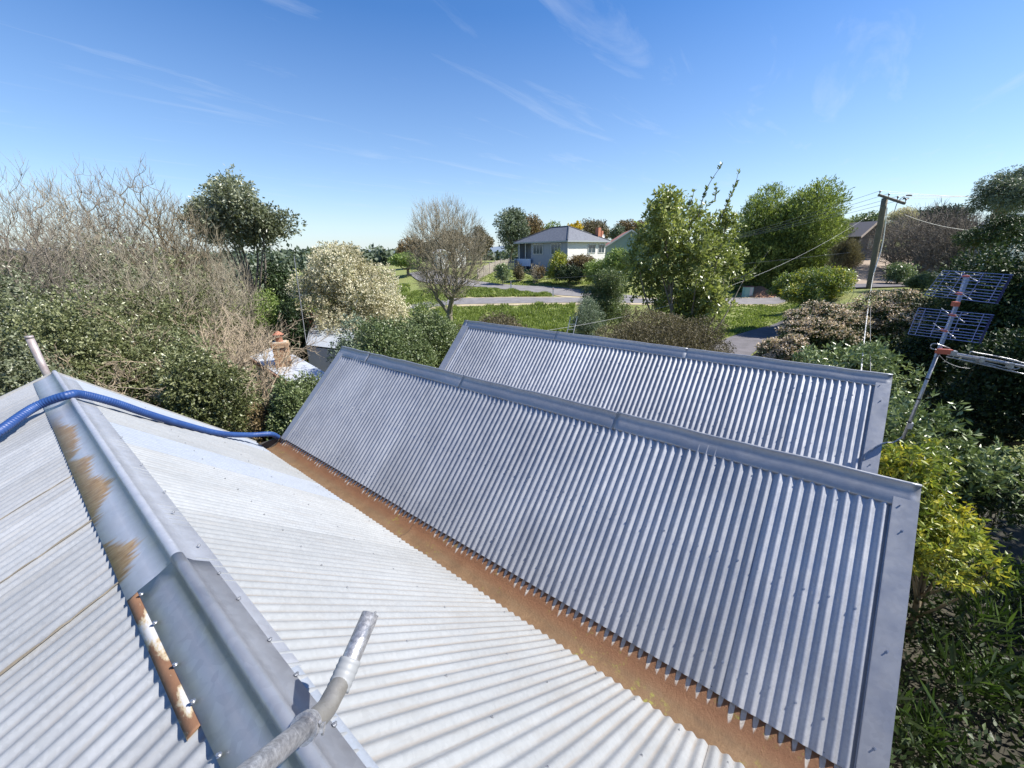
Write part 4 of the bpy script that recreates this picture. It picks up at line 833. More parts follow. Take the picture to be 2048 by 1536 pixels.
plant('conifer_tree', 1665, 425, 580, 50, 90, 'narrower feathery green conifer joined to the right of the big one', 'tree', 'pine', .2, 3600, 192, per=6, aspect=.3, nl=20, fr=.3, tr=.2, up=.8)
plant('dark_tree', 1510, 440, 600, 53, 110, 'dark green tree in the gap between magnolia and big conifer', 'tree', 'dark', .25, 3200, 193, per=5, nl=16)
plant('yellow_shrub', 1622, 520, 625, 27, 160, 'yellow green glossy shrub below the big conifer', 'shrub', 'yellow', .13, 5200, 201, per=6, nl=26, fr=.3, extra=lambda e, lb, b, g: foliage('leaves', lb, 2600, 5, .14, .5, LM['rhodo'], e, b, 202, shell=(.5, 1.0)))
plant('reed_shrub', 1685, 470, 600, 33, 60, 'straw green upright twiggy shrub left of the power pole', 'shrub', 'brownish', .2, 2600, 203, per=5, aspect=.14, nl=12, up=1.5, spread=.3)
def viburnum(px, yt, F, wd, n, seed, lb, yb=1000):
    def fl(e, lobes, base, g):
        top = np.array(lobes); C, d, k_ = crown_pts(top, 5200, g, (1.0, 1.12), 0); ok = d[:, 2] > .3; C = C[ok][:1250]; d = d[ok][:1250]
        foliage_pts('blossoms', C, 12, .06, .85, LM['pink'], e, base, seed + 7)
    return plant('flowering_hedge', px, yt, yb, F, wd, lb, 'hedge', 'ivy', .085, n, seed, per=6, nl=26, fr=.3, fill=.12, shell=(.75, 1.08), extra=fl, group='viburnum hedge with pinkish flower heads', low=-.1, tone_by_lobe=.2)
def foliage_pts(name, C, per, size, aspect, mat, parent, base, seed):
    g = np.random.default_rng(seed); Cc = np.repeat(C, per, 0) + g.normal(0, size * 1.1, (len(C) * per, 3)) * np.array([1, 1, .45]); D = rdir(g, len(Cc)); D[:, 2] = np.abs(D[:, 2]) * .5
    V, F_, T = leaf_mesh(Cc, D, size, aspect, g); mesh_np(name, V, F_, mat, parent, tone=T, base=base)
viburnum(1600, 590, 15, 215, 7500, 211, 'left half of the pink flowered hedge behind the farthest roof')
viburnum(1740, 566, 16, 235, 7500, 212, 'middle of the pink flowered hedge below the power pole')
viburnum(1535, 660, 13, 125, 3500, 213, 'low front bulge of the pink flowered hedge beside the driveway')
viburnum(1850, 590, 15, 180, 5500, 214, 'right end of the pink flowered hedge behind the antenna')
# --- right: hillside behind the pole
bs = dome('bare_tree', 1850, 408, 36, 150, 1700, 341, 'wide leafless grey thicket tree right of the power pole', 'grey', foot=.08, r_tip=.010, twig=.6, ntw=3, up=.3, bias=.5)
copy_tree(bs, gbase(1915, 33), .85, 2.0, 'leafless grey tree in front of the brick chimney on the right')
copy_tree(bs, gbase(1790, 40), .8, 4.0, 'leafless tree close behind the power pole')
plant('blossom_tree', 1800, 410, 480, 46, 75, 'white blossoming tree directly right of the pole top', 'tree', 'cream', .16, 2200, 221, per=5, nl=14)
plant('hill_tree', 1725, 420, 500, 50, 75, 'dark green tree left of the power pole top', 'tree', 'rhodo', .25, 1600, 222, per=5)
plant('hill_tree', 1880, 410, 480, 55, 120, 'dark bushy tree on the hill behind the leafless thicket', 'tree', 'dark', .3, 2200, 223, per=5)
plant('hillside_shrub', 1850, 545, 590, 27, 70, 'pale green leafy shrub on the bare soil bank', 'shrub', 'green', .1, 2200, 224, per=6)
plant('hillside_shrub', 1800, 525, 560, 31, 60, 'low dark green shrub on the soil bank right of the pole', 'shrub', 'rhodo', .14, 1000, 225, per=5)
plant('gum_tree', 2030, 322, 450, 26, 150, 'drooping gum tree at the top right edge against the sky', 'tree', 'gum', .17, 3800, 231, per=6, aspect=.25, nl=22, fr=.3, droop=.5, tone_by_lobe=.5)
def near_right():
    gr = 'shadowed trees along the right edge'
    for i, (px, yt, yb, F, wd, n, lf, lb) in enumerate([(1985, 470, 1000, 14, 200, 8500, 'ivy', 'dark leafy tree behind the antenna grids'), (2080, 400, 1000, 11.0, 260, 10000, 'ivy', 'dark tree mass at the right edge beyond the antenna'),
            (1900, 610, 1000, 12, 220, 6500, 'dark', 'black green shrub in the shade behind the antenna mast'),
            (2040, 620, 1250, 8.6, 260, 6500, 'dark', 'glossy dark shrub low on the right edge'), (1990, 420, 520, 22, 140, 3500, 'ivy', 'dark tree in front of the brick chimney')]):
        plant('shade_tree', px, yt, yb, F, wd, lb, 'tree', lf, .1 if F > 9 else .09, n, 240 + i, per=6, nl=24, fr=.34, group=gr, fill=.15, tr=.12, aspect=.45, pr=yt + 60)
    # trees further along the same boundary that keep this side garden in shade
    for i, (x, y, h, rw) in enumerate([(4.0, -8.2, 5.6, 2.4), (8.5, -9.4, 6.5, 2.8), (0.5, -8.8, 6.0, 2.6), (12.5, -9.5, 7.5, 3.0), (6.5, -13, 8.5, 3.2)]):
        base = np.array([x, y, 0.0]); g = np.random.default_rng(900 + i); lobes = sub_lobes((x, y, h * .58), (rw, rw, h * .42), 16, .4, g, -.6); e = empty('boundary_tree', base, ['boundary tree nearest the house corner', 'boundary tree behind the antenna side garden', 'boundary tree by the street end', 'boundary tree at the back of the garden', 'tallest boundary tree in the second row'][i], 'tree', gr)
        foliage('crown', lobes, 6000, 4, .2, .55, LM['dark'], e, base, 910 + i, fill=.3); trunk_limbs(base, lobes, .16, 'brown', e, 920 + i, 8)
near_right()
def abs_shrub(name, c, R, label, leaf, size, n, seed, cat='shrub', group=None, per=7, aspect=.3, nl=18, fr=.36, up=.5, spread=.75, **kw):
    g = np.random.default_rng(seed); lobes = sub_lobes(c, R, nl, fr, g, -.3); base = np.array([c[0], c[1], G(c[0], c[1])]); e = empty(name, base, label, cat, group)
    foliage('crown', lobes, n, per, size, aspect, LM[leaf], e, base, seed, up=up, spread=spread, tuft=.15, **kw); trunk_limbs(base, lobes, .05, 'brown', e, seed, 8); return e
gh = 'rhododendrons beside the house'
# crowns set by where they stand: x across, y along the ridges
abs_shrub('rhododendron', at(1850, 900, 6.0) * np.array([1, 1, 0]) + np.array([0, 0, 2.15]), (1.15, 1.2, 1.15), 'pale leaved rhododendron under the antenna mast', 'rhodo', .12, 1500, 251, group=gh)
abs_shrub('rhododendron', at(1700, 740, 8.6) * np.array([1, 1, 0]) + np.array([0, 0, 2.75]), (1.2, 1.2, .95), 'rhododendron poking up behind the right end of the farthest roof', 'rhodo', .12, 1300, 252, group=gh)
abs_shrub('rhododendron', at(1810, 960, 5.1) * np.array([1, 1, 0]) + np.array([0, 0, 1.95]), (.8, .8, .9), 'yellowing rhododendron touching the end of the farthest roof', 'yellow', .11, 900, 253, group=gh)
abs_shrub('rhododendron', at(1890, 1110, 4.3) * np.array([1, 1, 0]) + np.array([0, 0, 1.55]), (.6, .65, .85), 'yellow green glossy shrub beside the middle roof barge', 'yellow', .1, 800, 254, group=gh)
abs_shrub('rhododendron', at(1960, 1000, 5.5) * np.array([1, 1, 0]) + np.array([0, 0, 1.5]), (.9, .9, .9), 'dull green rhododendron between the yellow shrubs and the right edge', 'dark', .11, 900, 255, group=gh)
def ferny(px, py, F, z, n, L, seed, label):
    g = np.random.default_rng(seed); p = at(px, py, F); c = np.array([p[0], p[1], z]); e = empty('strappy_plant', (c[0], c[1], G(c[0], c[1])), label, 'plant', 'strappy plants in the shade')
    C = np.repeat(c[None], n, 0) + g.normal(0, .16, (n, 3)); C[:, 2] -= .2; D = rdir(g, n); D[:, 2] = np.abs(D[:, 2]) + .5
    V, F_, T = leaf_mesh(C, D, L, .09, g); mesh_np('leaf', V, F_, LM['strap'], e, tone=T, base=e.location)['kind'] = 'stuff'
for i, (px, py, F, z, lb) in enumerate([(1960, 1250, 3.8, 1.1, 'largest strappy green plant beside the middle roof end'), (2040, 1180, 4.3, 1.2, 'strappy plant at the right edge'), (1930, 1380, 3.3, .7, 'strappy plant low beside the barge flashing'), (2020, 1420, 3.3, .6, 'strappy plant in the bottom right corner'), (1850, 1470, 2.9, .5, 'small strappy plant against the house wall')]):
    ferny(px, py, F, z, 150, .34, 260 + i, lb)
def groundcover():
    g = np.random.default_rng(9); n = 26000; x = g.uniform(-2, 9, n); y = g.uniform(-5.5, -1.0, n); z = terrain(x, y) + np.abs(g.normal(0, .22, n)) + .25 * np.sin(x * 2) * np.sin(y * 3) + .2
    D = rdir(g, n); D[:, 2] = np.abs(D[:, 2]) + .2; V, F_, T = leaf_mesh(np.stack([x, y, z], -1), D, .11, .4, g)
    tag(mesh_np('ground_cover', V, F_, LM['ivy'], tone=T * .7), 'dark low ground cover in the shade beside the house', 'ground cover', kind='stuff')
groundcover()
def grass():
    g = np.random.default_rng(10); P = []; S = []
    def field(F0, F1, q0, q1, n, s, dens=.6, amp=1):
        F = g.uniform(F0, F1, n); q = g.uniform(q0, q1, n); L = q * F; p = FH[None] * F[:, None] + RH[None] * L[:, None]
        cl = (np.sin(p[:, 0] * 1.3 + np.sin(p[:, 1] * .9) * 2) + np.sin(p[:, 1] * 1.7 + 1) + np.sin(p[:, 0] * 3.1 - p[:, 1] * 2.3)) / 3
        ok = cl > g.uniform(-1, 1, n) * dens - .2; p = p[ok]; cl = cl[ok]; p[:, 2] = terrain(p[:, 0], p[:, 1]) - .02; P.append(p); S.append(s * (1 + amp * np.clip(cl, 0, 1)))
    field(21, 40.3, -.2, .16, 42000, .3); field(45.8, 52, -.28, .1, 26000, .3); field(40.5, 46, -.3, -.16, 3000, .2)
    field(55, 66, -.12, .25, 12000, .12, amp=0); field(24, 40, .38, .8, 24000, .16, amp=.3); field(40, 60, -.6, -.25, 9000, .3); field(14, 30, -.5, -.3, 9000, .3)
    P = np.vstack(P); S = np.concatenate(S)[:, None]; n = len(P); D = rdir(g, n) * .55; D[:, 2] = 1
    # keep the blades off the side road
    F, L = FL(P[:, 0], P[:, 1]); upc = np.array(up); Fs = np.interp(L, upc[:, 1], upc[:, 0]); dv = np.array([(10, 5), (16, 7.8), (22, 12.5), (26, 16.5), (28.8, 20.5), (29.8, 25)]); Ld = np.interp(F, dv[:, 0], dv[:, 1]); offd = (np.abs(L - Ld) > 2.1) | (F > 31)
    keep = offd & ((np.abs(F - Fs) > 2.9) | (L < -16) | (L > 14) | (F < 40.4)); P, S, D = P[keep], S[keep], D[keep]; n = len(P)
    X = np.cross(D, rdir(g, n)); X /= np.linalg.norm(X, axis=1, keepdims=True); wv = .035 * (1 + (FL(P[:, 0], P[:, 1])[0] / 30))[:, None]
    V = np.stack([P - X * wv, P + X * wv, P + D * S], 1).reshape(-1, 3); F_ = np.arange(n * 3).reshape(-1, 3)
    tag(mesh_np('grass', V, F_, LM['grassm'], tone=g.random(n)), 'bright green long grass on the verges and traffic island', 'grass', kind='stuff')
grass()

# ================================================================ BUILDINGS AND STREET THINGS FURTHER OFF
def frame_at(F, L, yaw):                          # local axes for a building: a along its front, b going back
    o = W(F, L); a = RH * math.cos(yaw) + FH * math.sin(yaw); b = -RH * math.sin(yaw) + FH * math.cos(yaw); return o, a, b
glass = M('window_glass', (.05, .07, .09), .08, 0, .8); white = M('white_paint', (.6, .59, .56), .5); shaded_w = M('shaded_weatherboard', (.27, .29, .34), .6); cream_w = M('cream_weatherboard', (.66, .64, .61), .6)  # grey boards: shade of the walls turned from the sun, put into colour
def lines_bump(m, period, axis=2, amt=.5):
    q = NB(m); X = q.xyz(); q.bump(q.math('FRACT', q.math('DIVIDE', X[axis], period)), amt, .02); return m
lines_bump(shaded_w, .18); lines_bump(cream_w, .18)
tiles = M('grey_roof_tiles', (.1, .11, .13), .55); q = NB(tiles); q.col(q.mix(q.ramp(q.noise(3), [(.3, 0.), (.7, 1.)]), (.085, .09, .11), (.14, .15, .17)))
tilebmp = q.math('FRACT', q.math('DIVIDE', q.xyz()[2], .13)); q.bump(tilebmp, .8, .05)
brick_o = M('orange_brick', (.42, .13, .05), .8); q = NB(brick_o); bt_ = q.n('ShaderNodeTexBrick'); q.l(q.map((1, 1, 1), (rad(90), 0, 0)), bt_.inputs[0]); bt_.inputs['Scale'].default_value = 4; bt_.inputs['Color1'].default_value = (.45, .14, .05, 1); bt_.inputs['Color2'].default_value = (.36, .1, .045, 1); bt_.inputs['Mortar'].default_value = (.35, .3, .26, 1); q.col(bt_.outputs[0])
def window(B, c, a, up_, wd, ht, nrm, parent, cols=2, mat=None):
    mb = MB(); n = nrm; t = .07
    for s_ in (-1, 1): mb.box(c + a * s_ * (wd / 2), (t, ht + t, .1), (a, up_, n)); mb.box(c + up_ * s_ * (ht / 2), (wd - t, t, .1), (a, up_, n))
    for i in range(1, cols): mb.box(c + a * (-wd / 2 + wd * i / cols), (.05, ht - t, .08), (a, up_, n))
    f = mb.build('window', mat or white, parent, base=B)
    MB().box(c - n * .01, (wd - t, ht - t, .03), (a, up_, n)).build('pane', glass, f)
    p = f.children[0]; p.data.transform(Matrix.Translation(-Vector(B))); return f
def hip_house():
    F0, L0 = 61.0, (1137 - 1024) / 828 * 61.0; zc = at(1140, 481, 61)[2]     # nearest corner, eave height
    yawR = rad(-38)
    o = W(F0, L0); a = RH * math.cos(rad(38)) + FH * math.sin(rad(38)); b = -RH * math.cos(rad(52)) + FH * math.sin(rad(52))   # a: along the white wall, b: along the front in painted shade
    La, Lb = 8.6, 11.4; z0 = G(o[0], o[1]) - .4; B = np.array([o[0], o[1], z0]); e = empty('far_house', B, 'single storey house with a dark hipped tile roof and orange brick chimney beyond the road', 'house')
    na = -b; nb = -a; Z = np.array([0, 0, 1.]); up_ = Z
    P = lambda x, y, z: o + a * x + b * y + Z * z
    for (p0, p1, mat, nm) in ((P(0, 0, 0), P(La, 0, 0), cream_w, 'side_wall'), (P(0, 0, 0), P(0, 8.0, 0), shaded_w, 'front_wall'), (P(La, 0, 0), P(La, Lb, 0), cream_w, 'back_wall'), (P(La, Lb, 0), P(0, Lb, 0), shaded_w, 'end_wall'), (P(1.9, Lb, 0), P(1.9, 8, 0), shaded_w, 'porch_wall'), (P(0, 8, 0), P(1.9, 8, 0), shaded_w, 'porch_side_wall')):
        mid_ = (p0 + p1) / 2; d = (p1 - p0); L_ = np.linalg.norm(d); d /= L_; mid_[2] = (z0 + zc) / 2; MB().box(mid_, (L_, .14, zc - z0), (d, np.cross(Z, d), Z)).build(nm, mat, e, base=B)
    # hip roof with overhang
    ov = .55; zr = zc + 2.25; A_, B_, C_, D_ = P(-ov, -ov, zc), P(La + ov, -ov, zc), P(La + ov, Lb + ov, zc), P(-ov, Lb + ov, zc)
    R0 = P(La / 2, La / 2 - .3, zr); R1_ = P(La / 2, Lb - La / 2 + .6, zr)
    for p in (A_, B_, C_, D_, R0, R1_): p[2] = zr if p is R0 or p is R1_ else zc
    mb = MB(); mb.add([A_, B_, C_, D_, R0, R1_], [(0, 1, 4), (1, 2, 5, 4), (2, 3, 5), (3, 0, 4, 5)]); mb.add([p - Z * .03 for p in (A_, B_, C_, D_)], [(3, 2, 1, 0)]); rf = mb.build('roof', tiles, e, base=B)
    mb = MB(); dk = M('ridge_tile', (.05, .055, .065), .6)
    for p, q_ in ((A_, R0), (B_, R0), (C_, R1_), (D_, R1_), (R0, R1_)): mb.tube([p + Z * .03, q_ + Z * .03], .11, 6)
    mb.build('ridge_tiles', dk, rf, base=B)
    mb = MB()
    for p, q_ in ((A_, B_), (B_, C_), (C_, D_), (D_, A_)): mb.bar(p - Z * .1, q_ - Z * .1, .12, .2)
    mb.build('gutter', M('grey_gutter', (.3, .32, .34), .5), rf, base=B)
    for x, wd in ((5.3, 1.7), (7.6, 1.4)): window(B, P(x, -.1, 0) * np.array([1, 1, 0]) + Z * (zc - 1.15), a, Z, wd, 1.25, -b, e)
    window(B, P(-.1, 2.2, 0) * np.array([1, 1, 0]) + Z * (zc - 1.15), b, Z, 2.1, 1.5, -a, e, 3); window(B, P(-.1, 6.3, 0) * np.array([1, 1, 0]) + Z * (zc - 1.1), b, Z, 2.2, 1.5, -a, e, 3)
    MB().box(P(.06, -.08, 0) * np.array([1, 1, 0]) + Z * (z0 + zc) / 2, (.14, .1, zc - z0), (a, b, Z)).build('downpipe', white, e, base=B)
    for x, y in ((.1, 11.2), (.1, 9.6)): MB().box(P(x, y, 0) * np.array([1, 1, 0]) + Z * (z0 + zc) / 2, (.12, .12, zc - z0), (a, b, Z)).build('porch_post', white, e, base=B)
    MB().box(P(-.5, 9.7, 0) * np.array([1, 1, 0]) + Z * (zc - 3.15), (.08, 4.2, 1.15), (a, b, Z)).build('verandah_screen', lines_bump(M('blue_white_trellis', (.42, .5, .66), .5), .25, 1, .2), e, base=B)
    c = P(7.9, 1.0, 0) * np.array([1, 1, 0]); MB().box(c + Z * (zc + .55), (.62, .62, 2.9), (a, b, Z)).build('chimney', brick_o, e, base=B)
    MB().box(c + a * .85 + Z * (zc + .5), (.4, .4, 2.1), (a, b, Z)).build('chimney', brick_o, e, base=B)
    dish = MB(); dc = P(8.6, .5, 0) * np.array([1, 1, 0]) + Z * (zc + .75); g_ = [(.0, .0), (.18, .02), (.33, .09)]; V = []
    for r_, h_ in g_:
        for j in range(12): t = j * math.pi / 6; V.append(dc + a * r_ * math.cos(t) + Z * r_ * math.sin(t) - b * h_)
    dish.add(V, [(i * 12 + j, i * 12 + (j + 1) % 12, i * 12 + 12 + (j + 1) % 12, i * 12 + 12 + j) for i in range(2) for j in range(12)]); dish.build('satellite_dish', white, e, base=B)
hip_house()
def gable_house(name, F, px, ye, yr, wpx, length, label, wallm, roofm, trim, yaw=0, wins=(), below=None):
    """gable end faces the camera; wpx wide in photo pixels, eave row ye, ridge row yr"""
    L = (px - 1024) / 828 * F; wd = wpx * F / 828; o, a, b = frame_at(F, L, yaw); Z = np.array([0, 0, 1.]); ze = at(px, ye, F)[2]; zr = at(px, yr, F)[2]; z0 = G(o[0], o[1]) - .3; B = np.array([o[0], o[1], z0])
    e = empty(name, B, label, 'house'); P = lambda x, y, z: np.array([*(o + a * x + b * y)[:2], z]); h = wd / 2
    mb = MB(); V = [P(-h, 0, z0), P(h, 0, z0), P(h, 0, ze), P(0, 0, zr), P(-h, 0, ze)]; V2 = [P(-h, length, z0), P(h, length, z0), P(h, length, ze), P(0, length, zr), P(-h, length, ze)]
    mb.add(V + V2, [(0, 1, 2, 3, 4), (9, 8, 7, 6, 5), (0, 4, 9, 5), (1, 6, 7, 2)]); mb.build('wall', wallm, e, base=B)
    mb = MB(); ov = .4; sl_ = (zr - ze) / h
    for s_ in (-1, 1): mb.add([P(s_ * (h + ov), -ov, ze - sl_ * ov + .06), P(0, -ov, zr + .06), P(0, length + ov, zr + .06), P(s_ * (h + ov), length + ov, ze - sl_ * ov + .06)] + [P(s_ * (h + ov), -ov, ze - sl_ * ov + .14), P(0, -ov, zr + .14), P(0, length + ov, zr + .14), P(s_ * (h + ov), length + ov, ze - sl_ * ov + .14)], [(0, 1, 2, 3), (7, 6, 5, 4), (0, 4, 5, 1), (3, 2, 6, 7), (0, 3, 7, 4)])
    rf = mb.build('roof', roofm, e, base=B); mb = MB()
    for s_ in (-1, 1): mb.bar(P(s_ * (h + ov), -ov - .03, ze - sl_ * ov + .05), P(0, -ov - .03, zr + .05), .05, .22)
    mb.build('barge_board', trim, rf, base=B)
    for (x, z_, ww, hh) in wins: window(B, P(x, -.04, ze + z_), a, Z, ww, hh, -b, e, 2, trim)
    return e, P, B, ze, zr, z0
terr = lines_bump(M('terracotta_iron', (.42, .17, .11), .6), .3, 0)
gable_house('green_house', 70, 1262, 492, 461, 92, 10, 'green weatherboard house with a red iron roof beside the hip roofed one', lines_bump(M('sage_weatherboard', (.2, .28, .26), .6), .2), terr, white, -.15, ((-1.2, -1.1, 1.1, 1.2),))
old_wall = M('grey_old_board', (.35, .36, .38), .7)
gable_house('shed', 47, 1738, 470, 445, 62, 8, 'dark weathered gabled shed left of the power pole', lines_bump(M('dark_boards', (.09, .08, .075), .8), .2), M('old_iron', (.2, .18, .17), .5, .3), M('weathered_trim', (.4, .33, .28), .7), .3, ((.4, -.9, 1.2, 1.0),))
e, P, B, ze, zr, z0 = gable_house('white_cottage', 36, 1905, 500, 478, 34, 3, 'pale blue white cottage wall beside the dark trees on the right', lines_bump(M('pale_blue_board', (.55, .62, .7), .6), .2), M('iron_roof', (.4, .42, .45), .4, .4), white, -.3)
# brick chimneys and cottage roofs on the right
hm_ = M('red_brick', (.2, .085, .06), .85)
e, P, B, ze, zr, z0 = gable_house('brick_house', 30, 2015, 462, 432, 60, 3, 'house with a red brick chimney and white wall at the right edge', M('white_render', (.75, .74, .7), .6), M('dull_iron', (.3, .31, .33), .5, .3), white, -.5)
MB().box(P(-1.1, -.5, zr - .6), (.8, .6, 2.2), None).build('chimney', hm_, e, base=B)
MB().box(P(-1.1, -.5, zr + .52), (.95, .75, .12), None).build('chimney_cap', hm_, e, base=B)
# white sheds behind the leafless tree
for px, F, yt, yb, wd, lb in ((888, 74, 500, 511, 24, 'low white shed behind the leafless tree'), (925, 78, 488, 505, 20, 'white gabled outbuilding seen through the leafless crown')):
    gable_house('outbuilding', F, px, (yt + yb) / 2, yt, wd, 2, lb, M('white_board', (.8, .8, .78), .6), M('white_iron', (.7, .7, .7), .4, .2), white, .5)
# neighbour's cottage in the hollow on the left, with its brick chimneys
def neighbour():
    iron = galv('neighbour_iron_roof', (.48, .52, .58), (.58, .62, .68), .4, .4, 20); Z = np.array([0, 0, 1.])
    A_ = at(500, 713, 15.2); Bc = at(560, 752, 13.6); C_ = at(553, 690, 16.6)
    c0 = at(560, 745, 15); g0 = G(c0[0], c0[1]); e = empty('neighbour_cottage', (c0[0], c0[1], g0), 'low neighbouring cottage with iron roof and brick chimneys half hidden in shrubs', 'house'); B = np.array([c0[0], c0[1], g0])
    D_ = C_ + (Bc - A_) * 1.2; mb = MB(); roofP = [A_, Bc + (Bc - A_) * .6, D_ + (Bc - A_) * .4, C_]
    mb.add(roofP + [p - Z * .08 for p in roofP], [(0, 1, 2, 3), (7, 6, 5, 4), (0, 4, 5, 1), (1, 5, 6, 2), (2, 6, 7, 3), (3, 7, 4, 0)]); rf = mb.build('roof', iron, e, base=B)
    mb = MB(); mb.bar(roofP[0] - Z * .09 , roofP[1] - Z * .09, .12, .12); mb.build('gutter', M('rusty_gutter', (.25, .14, .1), .6), rf, base=B)
    mb = MB(); p0, p1, p2, p3 = [p - Z * .1 for p in roofP]; inn = .12
    ctr = (p0 + p1 + p2 + p3) / 4; q4 = [ctr + (p - ctr) * .9 for p in (p0, p1, p2, p3)]; lo = [np.array([p[0], p[1], g0 - .3]) for p in q4]
    mb.add(q4 + lo, [(0, 1, 5, 4), (1, 2, 6, 5), (2, 3, 7, 6), (3, 0, 4, 7)]); mb.build('wall', lines_bump(M('grey_board', (.3, .32, .33), .7), .18), e, base=B)
    # second higher ridge behind
    R = [at(612, 690, 17.2), at(700, 700, 16.0), at(712, 657, 19.5), at(622, 640, 21)]; mb = MB(); back = [R[3] + (R[3] - R[0]) * np.array([.7, .7, 0]) - Z * 1.2, R[2] + (R[2] - R[1]) * np.array([.7, .7, 0]) - Z * 1.2]
    mb.add(R + back, [(0, 1, 2, 3), (3, 2, 5, 4)]); lo = [np.array([p[0], p[1], g0 - .3]) for p in (R[0], R[1], back[1], back[0])]
    mb.build('rear_roof', iron, e, base=B)
    mb = MB(); q4 = [p - Z * .06 for p in (R[0], R[1], back[1], back[0])]; mb.add(q4 + lo, [(0, 1, 5, 4), (1, 2, 6, 5), (2, 3, 7, 6), (3, 0, 4, 7)]); mb.build('rear_wall', old_wall, e, base=B)
    # chimney built of separate bricks
    brm = M('weathered_brick', (.38, .2, .11), .85); q = NB(brm); oi = q.n('ShaderNodeObjectInfo'); q.col(q.mix(q.ramp(q.noise(14, detail=6), [(.35, 0.), (.7, .6)]), q.ramp(oi.outputs['Random'], [(0, (.3, .13, .07)), (.5, (.4, .22, .12)), (1, (.48, .32, .2))]), (.3, .29, .2))); q.bump(q.noise(50), .4, .01)
    mort = M('mortar', (.42, .36, .28), .95)
    top = at(559, 683, 14.6); cx, cy, zt = top; wc = .48; zb = zt - 1.75; ang = math.atan2(RH[1], RH[0]) + .45; ax = np.array([math.cos(ang), math.sin(ang), 0]); ay = np.array([-ax[1], ax[0], 0]); c = np.array([cx, cy, 0])
    core = MB().box(c + Z * (zt + zb - 1.6) / 2, (wc - .02, wc - .02, zt - zb + 1.6), (ax, ay, Z)).build('chimney', mort, e, base=B)
    me = None; bh, gap = .076, .01; bl = (wc - gap) / 2 - gap / 2
    def brick(pos, dirx, L_):
        nonlocal me
        if me is None or True:
            key = 'brick_%d' % int(L_ * 1000)
            me = bpy.data.meshes.get(key)
            if me is None:
                t_ = MB().box((0, 0, 0), (L_, .11, bh)); me = bpy.data.meshes.new(key); me.from_pydata(t_.v, [], t_.f); me.materials.append(brm)
        o = bpy.data.objects.new('brick', me); COL.objects.link(o); o.parent = core; o.location = Vector(pos - B); o.rotation_euler = (0, 0, math.atan2(dirx[1], dirx[0]))
    rows = int((zt - zb) / (bh + gap))
    for r_ in range(rows):
        z = zb + (r_ + .5) * (bh + gap) ; wide = wc + (.07 if r_ >= rows - 2 else 0); bl = wide / 2 - gap
        for sd_, (d1, d2) in enumerate(((ax, ay), (ay, -ax), (-ax, -ay), (-ay, ax))):
            # front faces only where a neighbour or a side step could see them
            for i in (0, 1):
                off = -wide / 4 + i * wide / 2 + (.03 if r_ % 2 else -.03); brick(c - d2 * (wide / 2 - .045 - .004 * ((i + r_) % 2)) + d1 * off + Z * z, d1, round(bl, 3))
    pot = M('terracotta', (.38, .15, .09), .7)
    mb = MB(); V = []; pr = [(.12, 0), (.11, .22), (.14, .24), (.14, .27), (.09, .27)]
    def lathe(pr, n=14): 
        V = []; F_ = []
        for i, (r_, h_) in enumerate(pr):
            for j in range(n): t = j * 2 * math.pi / n; V.append(np.array([cx + r_ * math.cos(t), cy + r_ * math.sin(t), zt + h_ - .03]))
        for i in range(len(pr) - 1):
            for j in range(n): F_.append((i * n + j, i * n + (j + 1) % n, (i + 1) * n + (j + 1) % n, (i + 1) * n + j))
        return V, F_
    mb.add(*lathe(pr)); mb.build('chimney_pot', pot, e, True, B); mb = MB(); mb.add(*lathe([(.19, .30), (.02, .43)])); mb.add(*lathe([(.19, .30), (.0, .31)])); mb.add(*lathe([(.04, .25), (.04, .33)])); mb.build('chimney_cowl', pot, e, base=B)
    t2 = at(614, 628, 20); MB().box((t2[0], t2[1], t2[2] - .5), (.5, .5, 1.1), (ax, ay, Z)).build('rear_chimney', hm_, e, base=B)
    m0 = at(613, 690, 17.5); MB().tube([m0, at(588, 512, 17.5)], .018, 6).build('aerial_pole', MAT['pipe'], e, base=B)
neighbour()

# picket fence left of the far house: separate palings
def fence():
    pts = [at(955, 528, 60), at(1000, 516, 66), at(1040, 512, 70), at(1056, 513, 70)]; pts = [np.array([p[0], p[1], 0]) for p in pts]
    for p in pts: p[2] = G(p[0], p[1])
    e = empty('paling_fence', pts[0], 'weathered grey paling fence climbing behind the lawn', 'fence'); B = np.array(pts[0]); wd = M('weathered_paling', (.33, .29, .25), .85); P = smooth_path(pts, .22); pm = None
    for i, p in enumerate(P[:-1]):
        z = G(p[0], p[1]); d = P[i + 1] - p; a_ = math.atan2(d[1], d[0])
        if pm is None:
            t_ = MB().box((0, 0, .75), (.15, .025, 1.5)); pm = bpy.data.meshes.new('paling'); pm.from_pydata(t_.v, [], t_.f); pm.materials.append(wd)
        o = bpy.data.objects.new('paling', pm); COL.objects.link(o); o.parent = e; o.location = Vector((p[0] - B[0], p[1] - B[1], z - B[2] + random.uniform(-.06, .06))); o.rotation_euler = (0, random.uniform(-.03, .03), a_)
    mb = MB(); Q_ = P[::8]
    for i in range(len(Q_) - 1):
        for h_ in (.35, 1.2): mb.bar(np.array([*Q_[i][:2], G(*Q_[i][:2]) + h_]) + FH * .04, np.array([*Q_[i + 1][:2], G(*Q_[i + 1][:2]) + h_]) + FH * .04, .05, .08)
    mb.build('rail', wd, e, base=B)
    for p in Q_[::1]: MB().box((p[0] - FH[0] * .07, p[1] - FH[1] * .07, G(p[0], p[1]) + .85), (.14, .1, 1.7)).build('fence_post', wd, e, base=B)
fence()
